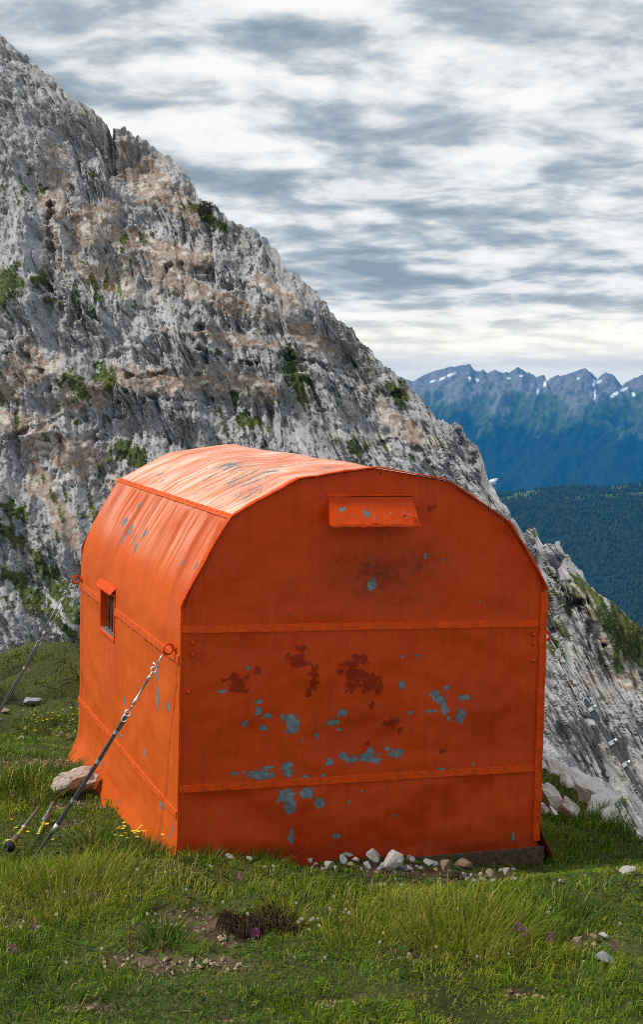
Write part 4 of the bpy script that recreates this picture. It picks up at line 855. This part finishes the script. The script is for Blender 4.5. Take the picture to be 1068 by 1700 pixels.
for q in [(515, 1432, 13, 8), (524, 1438, 8, 6), (590, 1432, 13, 10), (584, 1440, 12, 7), (610, 1442, 12, 14), (629, 1447, 8, 6), (636, 1442, 13, 12), (663, 1444, 14, 12), (680, 1428, 13, 9), (676, 1446, 17, 12), (687, 1434, 11, 9), (700, 1447, 11, 9), (710, 1439, 17, 11), (720, 1440, 14, 9), (783, 1456, 8, 6), (787, 1466, 10, 6), (779, 1463, 6, 5), (798, 1455, 8, 7), (801, 1467, 13, 10), (819, 1467, 15, 9), (833, 1428, 13, 10), (848, 1421, 7, 8), (858, 1424, 9, 8), (852, 1463, 13, 8), (854, 1448, 9, 5), (831, 1449, 7, 5), (796, 1428, 11, 9), (770, 1455, 9, 6), (600, 1446, 8, 6), (557, 1444, 9, 6), (747, 1450, 8, 5), (725, 1449, 8, 6), (692, 1443, 8, 6), (655, 1450, 10, 6), (536, 1446, 7, 5), (380, 1428, 16, 8), (413, 1431, 12, 7), (440, 1443, 9, 5)]:
    stone(*q, random.choice([S_WHITE, S_WHITE, S_GREY, S_TAN]), 'small pale stone in the rubble row along the hut front', group=GR1)
big1 = stone_mesh(41, 4, 16, 0.16); big2 = stone_mesh(57, 4, 14, 0.18)
stone(113, 1307, 74, 40, S_PALE, 'pale rounded boulder behind the near guy cable', 'boulder', name='boulder', me=big1, rz=0.2, sink=0.2)
o = stone(147, 1310, 50, 22, S_PALE, 'flat pale rock slab leaning against the boulder', 'rock', name='rock_slab', me=big2, rz=0.3, sink=0.0); o.rotation_euler[1] = -0.35
stone(250, 1374, 44, 16, S_BROWN, 'low brown rock half buried beside the left wall', 'rock', name='rock', me=big2, sink=0.35)
stone(224, 1366, 24, 10, S_GREY, 'small grey rock left of the buried brown rock', 'rock', name='rock')
stone(1003, 1592, 40, 14, S_GREY, 'speckled grey stone in grass at the lower right', name='stone', sink=.4)
stone(1003, 1555, 20, 10, S_WHITE, 'white stone in grass above the speckled grey one', sink=.3)
stone(958, 1562, 22, 10, S_TAN, 'flat pale stone left of the white stone at lower right', sink=.3)
stone(988, 1558, 14, 6, S_TAN, 'tiny tan stone between two pale stones at lower right', sink=.3)
stone(1040, 1446, 28, 8, S_WHITE, 'flat white stone on the slope at the right edge', sink=.3)
stone(931, 1466, 11, 7, S_WHITE, 'lone bright stone in the grass right of the hut', sink=.2)
stone(35, 1227, 12, 6, S_WHITE, 'white stone on the far left meadow', sink=.3)
stone(101, 1222, 8, 8, S_TAN, 'left of two small tan stones near the rear hut corner', sink=.2)
stone(114, 1225, 11, 7, S_TAN, 'right of two small tan stones near the rear hut corner', sink=.2)
stone(48, 1162, 34, 14, S_GREY, 'pale grey rock on the dark turf slope behind', 'rock', name='rock', sink=.3, me=big1)
stone(5, 1180, 18, 7, S_TAN, 'small pale rock at the left edge below the turf slope', 'rock', name='rock', sink=.3)
stone(15, 1338, 22, 8, S_TAN, 'flat tan stone at the left edge of the meadow', sink=.4)
# outcrop on the rim right of the hut
m_, t_, b_ = new_mat('outcrop_limestone'); co = objco(t_); na = noise_node(t_, co, 2.6, 7, 0.68); nb = noise_node(t_, co, 1.1, 4, 0.6); nc_ = noise_node(t_, co, 9, 5, 0.65)
c_ = ramp(t_, na, [(0.3, (0.20, 0.20, 0.21)), (0.42, (0.52, 0.51, 0.50)), (0.7, (0.74, 0.73, 0.71))]); lich = math_node(t_, 'MULTIPLY', map_range(t_, nb, 0.63, 0.68), map_range(t_, nc_, 0.48, 0.56))
c_ = mix_col(t_, math_node(t_, 'MULTIPLY', lich, 0.6), c_, (0.38, 0.13, 0.04)); set_in(t_, b_, 'Base Color', c_); set_in(t_, b_, 'Roughness', 0.92); bump(t_, b_, math_node(t_, 'ADD', na, nc_), 0.8, 0.04); OUTC = m_
def outcrop(label, pts, seed):
    """pts: (px, py_top, half width, height) along a ledge -> one lumpy body of rock"""
    r = random.Random(seed); c0 = at(pts[0][0], pts[0][1]+pts[0][3], pts[0][4]); root = tag(empty('rock_outcrop', c0), label, 'rock')
    for (px, py, w, h, yy) in pts:
        p = at(px, py, yy); m = stone_mesh(seed+px, 3, 11, 0.20); k = yy/FPX; 
        R = Euler((r.uniform(-.2, .2), 0.55+r.uniform(-.15, .15), r.uniform(-.4, .4))).to_matrix()
        for vv in m.vertices: q = vv.co.copy(); vv.co = p-c0+R @ Vector((q.x*w*k*2.0, q.y*w*k*1.3, q.z*h*k*1.15))-Vector((0, 0, h*k*0.55))
        link('rock_block', m, root, OUTC, smooth=False)
    return root
outcrop('long white limestone ledge with orange lichen on the rim right of hut', [(905, 1270, 22, 14, 10.3), (930, 1276, 24, 18, 10.1), (955, 1288, 26, 26, 9.8), (978, 1303, 26, 36, 9.5), (1000, 1322, 22, 40, 9.2), (1012, 1340, 14, 26, 9.0)], 500)
outcrop('short white rock slab in grass beside the right hut wall', [(905, 1305, 18, 20, 9.5), (922, 1318, 18, 26, 9.3), (938, 1330, 14, 20, 9.1)], 600)
outcrop('small broken white rocks at the foot of the right hut wall', [(903, 1338, 10, 10, 9.0), (920, 1345, 8, 8, 8.9)], 640)

# gravel in the bare soil
nG = 0; GV = []; GF = []
for (sx, sy, a, b) in _soil:
    for _ in range(int(60+900*a*b)):
        th_ = rng.random()*6.28; rr = math.sqrt(rng.random()); x = sx+a*1.0*rr*math.cos(th_); y = sy+b*1.0*rr*math.sin(th_)
        if in_hut(np.array(x), np.array(y))[0] or float(soil_f(np.array(x), np.array(y))) < 0.4: continue
        z = float(meadow_z(x, y))-0.02; s_ = 0.003+0.011*rng.random()**3
        o_ = len(GV); q = rng.uniform(0.6, 1.3, 6)*s_; ca_, sa_ = math.cos(th_*3), math.sin(th_*3)
        GV += [(x+q[0]*ca_, y+q[0]*sa_, z), (x-q[1]*sa_, y+q[1]*ca_, z), (x-q[2]*ca_, y-q[2]*sa_, z), (x+q[3]*sa_, y-q[3]*ca_, z), (x+q[4]*.3, y, z+q[4]*0.9), (x-q[5]*.3, y+q[5]*.2, z+q[5]*0.8)]
        GF += [(o_, o_+1, o_+4), (o_+1, o_+5, o_+4), (o_+1, o_+2, o_+5), (o_+2, o_+3, o_+5), (o_+3, o_+4, o_+5), (o_+3, o_, o_+4)]
tag(link('gravel', mesh('gravel', GV, GF), None, S_TAN, smooth=False), 'fine pale gravel scattered over the bare soil patches', 'gravel', kind='stuff')
# tall tussocks: blades arching out from one crown each
def tussock(px, py, n, h, spread, col, label, seed):
    r = np.random.default_rng(seed); g = ground_at(px, py); rr = spread*np.sqrt(r.random(n)); a = r.random(n)*6.283; h = h*0.86
    x = g.x+rr*np.cos(a); y = g.y+rr*np.sin(a); z = meadow_z(x, y)-0.01; ln = h*r.uniform(0.45, 1.15, n); lean = 0.15+0.75*rr/spread*r.uniform(0.4, 1.4, n); az = a+r.normal(0, 0.5, n)
    dx, dy = np.cos(az)*lean+0.12, np.sin(az)*lean; w = r.uniform(0.0016, 0.0034, n); fa = r.random(n)*3.14; s_ = np.stack([np.cos(fa)*w, np.sin(fa)*w*0.6, 0*w], -1); P = []
    for t, q in ((0, 1), (0.35, 0.9), (0.7, 0.65), (1.0, 0.0)):
        c = np.stack([x+dx*ln*(0.35*t+0.65*t*t), y+dy*ln*(0.35*t+0.65*t*t), z+ln*(t-0.38*lean*t*t)], -1); P += [c-s_*q, c+s_*q]
    V = np.stack(P, 1).reshape(-1, 3); o_ = (np.arange(n)*8)[:, None]
    F = np.concatenate([o_+np.array([[k, k+1, k+3, k+2]]) for k in (0, 2, 4)])
    me = np_mesh('tall_grass', V, F, 4); c = np.array(col)*r.uniform(0.55, 1.5, (n, 1)); dry = r.random(n) < 0.14; c[dry] = np.array([0.38, 0.30, 0.10])*r.uniform(0.7, 1.2, (dry.sum(), 1))
    cattr(me, 'tint', np.repeat(c, 8, 0)); tag(link('tall_grass', me, None, M_GRASS, smooth=False), label, 'grass', kind='stuff')
GRN = (0.14, 0.225, 0.014); DGR = (0.065, 0.125, 0.012); OLV = (0.20, 0.235, 0.022)
for k, q in enumerate([(775, 1556, 800, 0.23, 0.28, OLV, 'tall arching grass tussock in front of the hut right half'), (865, 1545, 450, 0.17, 0.20, GRN, 'green grass tussock right of the tallest tussock'), (680, 1530, 350, 0.15, 0.20, GRN, 'grass tussock left of the tallest tussock'), (120, 1480, 600, 0.20, 0.30, OLV, 'long bright grass tussock at the left foreground'), (45, 1465, 350, 0.18, 0.22, GRN, 'grass tussock at the left edge below the trekking pole'), (235, 1425, 500, 0.17, 0.18, DGR, 'dark green grass tussock at the hut left front corner'), (165, 1405, 350, 0.15, 0.18, DGR, 'dark grass clump between the near cable and the hut'), (50, 1312, 700, 0.24, 0.35, DGR, 'dark flattened grass tussock left of the boulder'), (270, 1560, 260, 0.13, 0.10, DGR, 'small dark grass tuft by the bare soil'), (470, 1530, 300, 0.14, 0.11, OLV, 'grass tuft hanging over the torn brown bank'), (940, 1530, 350, 0.16, 0.22, DGR, 'dark grass clump at lower right'), (985, 1360, 400, 0.16, 0.25, GRN, 'grass clump below the white limestone ledge'), (340, 1432, 200, 0.12, 0.14, DGR, 'weedy dark grass at the hut front left base'), (435, 1432, 160, 0.13, 0.12, DGR, 'thin weeds at the hut front base left of the rubble'), (600, 1560, 350, 0.13, 0.25, OLV, 'low pale grass tuft in the middle foreground'), (860, 1420, 140, 0.10, 0.10, DGR, 'dark grass before the timber sill')]): tussock(*q, 700+k)
# broad leaves close to the ground between the grasses
r = np.random.default_rng(21); n = 5200; X_ = r.uniform(-0.26, 0.26, n); y = r.uniform(4.9, 9.2, n); x = X_*y; kp = (fbm(x*1.6, y*1.6, 3, 410) > 0.08) & ~in_hut(x, y, 0.03)[0]; x, y = x[kp], y[kp]; n = len(x)
z = meadow_z(x, y)+r.uniform(0.004, 0.035, n); az = r.random(n)*6.283; ll = r.uniform(0.010, 0.026, n); lw = ll*r.uniform(0.25, 0.45, n); up = r.uniform(-0.1, 0.6, n); c = np.stack([x, y, z], -1)
d = np.stack([np.cos(az), np.sin(az), up], -1)*ll[:, None]; q = np.stack([-np.sin(az), np.cos(az), 0*az], -1)*lw[:, None]
V = np.stack([c-d, c-0.2*d+q, c+0.5*d+0.8*q, c+d, c+0.5*d-0.8*q, c-0.2*d-q], 1).reshape(-1, 3); me = np_mesh('ground_leaves', V, np.arange(6*n).reshape(-1, 6), 6)
cattr(me, 'tint', np.repeat(np.array([0.055, 0.11, 0.018])*r.uniform(0.5, 1.7, (n, 1))+(r.random((n, 1)) < 0.07)*np.array([0.12, 0.03, 0.01]), 6, 0)); tag(link('ground_leaves', me, None, M_GRASS, smooth=False), 'small broad leaves of low plants between the grass blades', 'plants', kind='stuff')
# torn root bank: dead brown blades hanging over the cut turf
r = np.random.default_rng(9); g0 = ground_at(432, 1528); n = 1700
x = g0.x+r.uniform(-0.17, 0.17, n); y = g0.y-0.03+0.045*np.sin(x*23)+r.normal(0, 0.035, n); z = meadow_z(x, y)+r.uniform(-0.01, 0.03, n); ln = r.uniform(0.02, 0.075, n); az = r.normal(-1.7, 0.9, n)
p0 = np.stack([x, y, z], -1); p1 = p0+np.stack([np.cos(az)*ln*0.6, np.sin(az)*ln*0.6, 0.35*ln], -1); p2 = p0+np.stack([np.cos(az)*ln*1.1, np.sin(az)*ln*1.1, -0.5*ln], -1); s_ = np.stack([np.full(n, 0.0022), np.full(n, .001), np.zeros(n)], -1)
V = np.stack([p0-s_, p0+s_, p1+s_, p1-s_, p2], 1).reshape(-1, 3); o_ = np.arange(n)*5
me = np_mesh('dead_grass', V, np.concatenate([np.stack([o_, o_+1, o_+2], -1), np.stack([o_, o_+2, o_+3], -1), np.stack([o_+3, o_+2, o_+4], -1)]), 3)
cattr(me, 'tint', np.repeat(np.array([0.045, 0.028, 0.018])*r.uniform(0.4, 2.2, (n, 1)), 5, 0)); tag(link('dead_grass', me, None, M_GRASS, smooth=False), 'dark brown torn roots and dead grass in the foreground bank', 'dead grass', kind='stuff')

# ------------------------------------------------------------------ flowers
F_YEL = simple('yellow_petal', (0.70, 0.50, 0.02), 0.6, 0, 0.1); F_PUR = simple('purple_petal', (0.16, 0.015, 0.11), 0.6, 0, 0.35, 60); F_WHI = simple('white_petal', (0.70, 0.68, 0.60), 0.7, 0, 0.1); F_STEM = simple('green_stem', (0.07, 0.11, 0.025), 0.7, 0, 0.2)
def flower_mesh(kind, h):
    stem = tube_vf([(0, 0, 0), (0.004, 0, h*0.5), (0.0, 0.003, h)], 0.0016, 4)
    v, f = [], []
    if kind == 'yellow':
        for k in range(5):
            a = 2*math.pi*k/5; o_ = len(v); R = 0.0095
            v += [(0, 0, h), (R*math.cos(a-.5), R*math.sin(a-.5), h+0.004), (R*1.25*math.cos(a), R*1.25*math.sin(a), h+0.005), (R*math.cos(a+.5), R*math.sin(a+.5), h+0.004)]; f.append((o_, o_+1, o_+2, o_+3))
    else:
        rr = random.Random(5); nn_, R, H = (46, 0.016, 0.042) if kind == 'purple' else (26, 0.008, 0.016)
        for k in range(nn_):
            t = k/nn_; a = k*2.4; r0 = R*math.sin(math.pi*(0.12+0.80*t))*rr.uniform(0.7, 1.15); z0 = h+H*(t-0.3); o_ = len(v); s_ = R*0.42
            c0 = Vector((r0*math.cos(a), r0*math.sin(a), z0)); t1 = Vector((-math.sin(a), math.cos(a), 0)); t2 = Vector((math.cos(a)*.6, math.sin(a)*.6, .7))
            v += [tuple(c0-t1*s_), tuple(c0+t2*s_*.6-t1*s_*.2), tuple(c0+t1*s_), tuple(c0+t2*s_*1.4)]; f.append((o_, o_+1, o_+2, o_+3))
    return stem, (v, f)
PROTO = {}
def flower(kind, px, py, h, label, group, mat, name, scale=1.0, loc=None):
    g = loc or ground_at(px, py); key = (kind, round(h, 2))
    if key not in PROTO:
        st, hd = flower_mesh(kind, h); a = mesh('stem', [tuple(p) for p in st[0]], st[1]); a.materials.append(F_STEM); b = mesh('blossom', hd[0], hd[1]); b.materials.append(mat); PROTO[key] = (a, b)
    root = empty(name, g, (random.uniform(-.15, .15), random.uniform(-.15, .15), random.uniform(0, 6))); root.scale = (scale,)*3; tag(root, label, 'flower', group)
    for nm, m in zip(('stem', 'blossom'), PROTO[key]): o = bpy.data.objects.new(nm, m); COL.objects.link(o); o.parent = root
    return root
for (px, py, lab) in [(395, 1478, 'purple flower in the grass before the left half of the front wall'), (52, 1566, 'upper purple flower in the lower left corner of the meadow'), (27, 1604, 'lower purple flower in the lower left corner of the meadow'), (422, 1577, 'purple flower just below the torn brown root bank'), (856, 1569, 'larger purple flower of a pair below the tall grass tuft'), (867, 1576, 'smaller purple flower of a pair below the tall grass tuft'), (907, 1586, 'dark purple flower right of the pair at lower right'), (1021, 1600, 'purple flower beside the speckled grey stone')]:
    flower('purple', px, py+12, 0.10, lab, 'purple orchids in the foreground', F_PUR, 'purple_orchid', 1.0)
for k in range(46):
    px, py = random.uniform(20, 1040), random.uniform(1462, 1640)
    if k < 14: px, py = random.gauss(520, 40), random.gauss(1548, 16)
    flower('white', px, py, 0.11, 'tiny white flower head in the foreground grass', 'white clover heads in the foreground', F_WHI, 'clover', random.uniform(0.55, 0.85))
for k in range(34):
    px, py = random.gauss(225, 26), random.gauss(1418, 9)
    if k > 24: px, py = random.uniform(10, 110), random.uniform(1385, 1432)
    g = ground_at(px, py)
    if in_hut(np.array(g.x), np.array(g.y), 0.03)[0]: continue
    flower('yellow', px, py, 0.12, 'small yellow flower in grass left of the hut front corner', 'yellow flowers near the cable anchor', F_YEL, 'buttercup', random.uniform(0.8, 1.2))
for k in range(44):
    px, py = random.uniform(36, 134), random.uniform(1196, 1246); g = ground_at(px, py)
    if in_hut(np.array(g.x), np.array(g.y), 0.03)[0]: continue
    flower('yellow', px, py, 0.12, 'tiny yellow flower on the far meadow left of the hut', 'yellow flowers on the far meadow', F_YEL, 'buttercup', random.uniform(0.7, 1.0))
# dark dead shrub on the skyline
x0, z0, y0 = cliff_pt(343, 352); r = np.random.default_rng(12); n = 900
ci = np.argmin(abs(CLIFF['xs']-x0)); ri = np.argmin(abs(CLIFF['Z'][:, ci]-(z0-0.2))); c0 = Vector((x0, float(CLIFF['Y'][ri, ci]), float(CLIFF['Z'][ri, ci])+CAMZ))
root = empty('shrub', c0); tag(root, 'dark brown shrub on the upper skyline of the mountainside', 'shrub')
d_ = r.normal(0, 1, (n, 3)); d_ /= np.linalg.norm(d_, axis=1)[:, None]; p0 = d_*r.random((n, 1))**0.4*np.array([0.95, 0.7, 0.75])+np.array([0, 0, 0.5]); a_ = r.normal(0, 0.09, (n, 3)); b_ = r.normal(0, 0.09, (n, 3))
me = np_mesh('foliage', np.stack([p0, p0+a_, p0+b_], 1).reshape(-1, 3), np.arange(3*n).reshape(-1, 3), 3); cattr(me, 'tint', np.repeat(np.array([0.06, 0.05, 0.03])*r.uniform(0.4, 1.5, (n, 1)), 3, 0)); link('foliage', me, root, M_GRASS, smooth=False)
part('stem', tube_vf([(0, 0, -0.3), (0.05, 0, 0.3), (0.0, 0, 0.8)], [0.08, 0.05, 0.02], 6), WOOD, root)

# a scrap of low cloud over the valley
M_CLOUD = simple('cloud_white', (0.9, 0.9, 0.9), 1.0, 0, 0.05, 0.01, 0, 0.0)
c0 = at(818, 800, 5200); root = empty('cloud', c0); tag(root, 'tiny white scrap of cloud low in the valley', 'cloud')
for k, (dx, dz, rr) in enumerate([(0, 0, 11), (-11, -3, 8), (8, 5, 8), (14, 8, 5), (-4, -7, 8), (4, -4, 8)]):
    m = stone_mesh(800+k, 3, 0, 0.35); o = link('puff', m, root, M_CLOUD); o.location = (dx, 0, dz); o.scale = (rr, rr, rr*0.75)

# ------------------------------------------------------------------ air
hv, hf_ = box_vf((0, 4300, (-762+90)/2), (28200, 12800, 762+90))
m = bpy.data.materials.new('mountain_air'); m.use_nodes = True; t = m.node_tree; t.nodes.clear()
pv = t.nodes.new('ShaderNodeVolumePrincipled'); o_ = t.nodes.new('ShaderNodeOutputMaterial'); L(t, pv.outputs[0], o_.inputs['Volume'])
pv.inputs['Color'].default_value = (0.02, 0.36, 0.92, 1); pv.inputs['Density'].default_value = 6.8e-5; pv.inputs['Anisotropy'].default_value = 0.1
tag(link('haze', mesh('haze', hv, hf_), None, m, smooth=False), 'blue mountain air between the viewer and the far range', 'haze', kind='stuff')
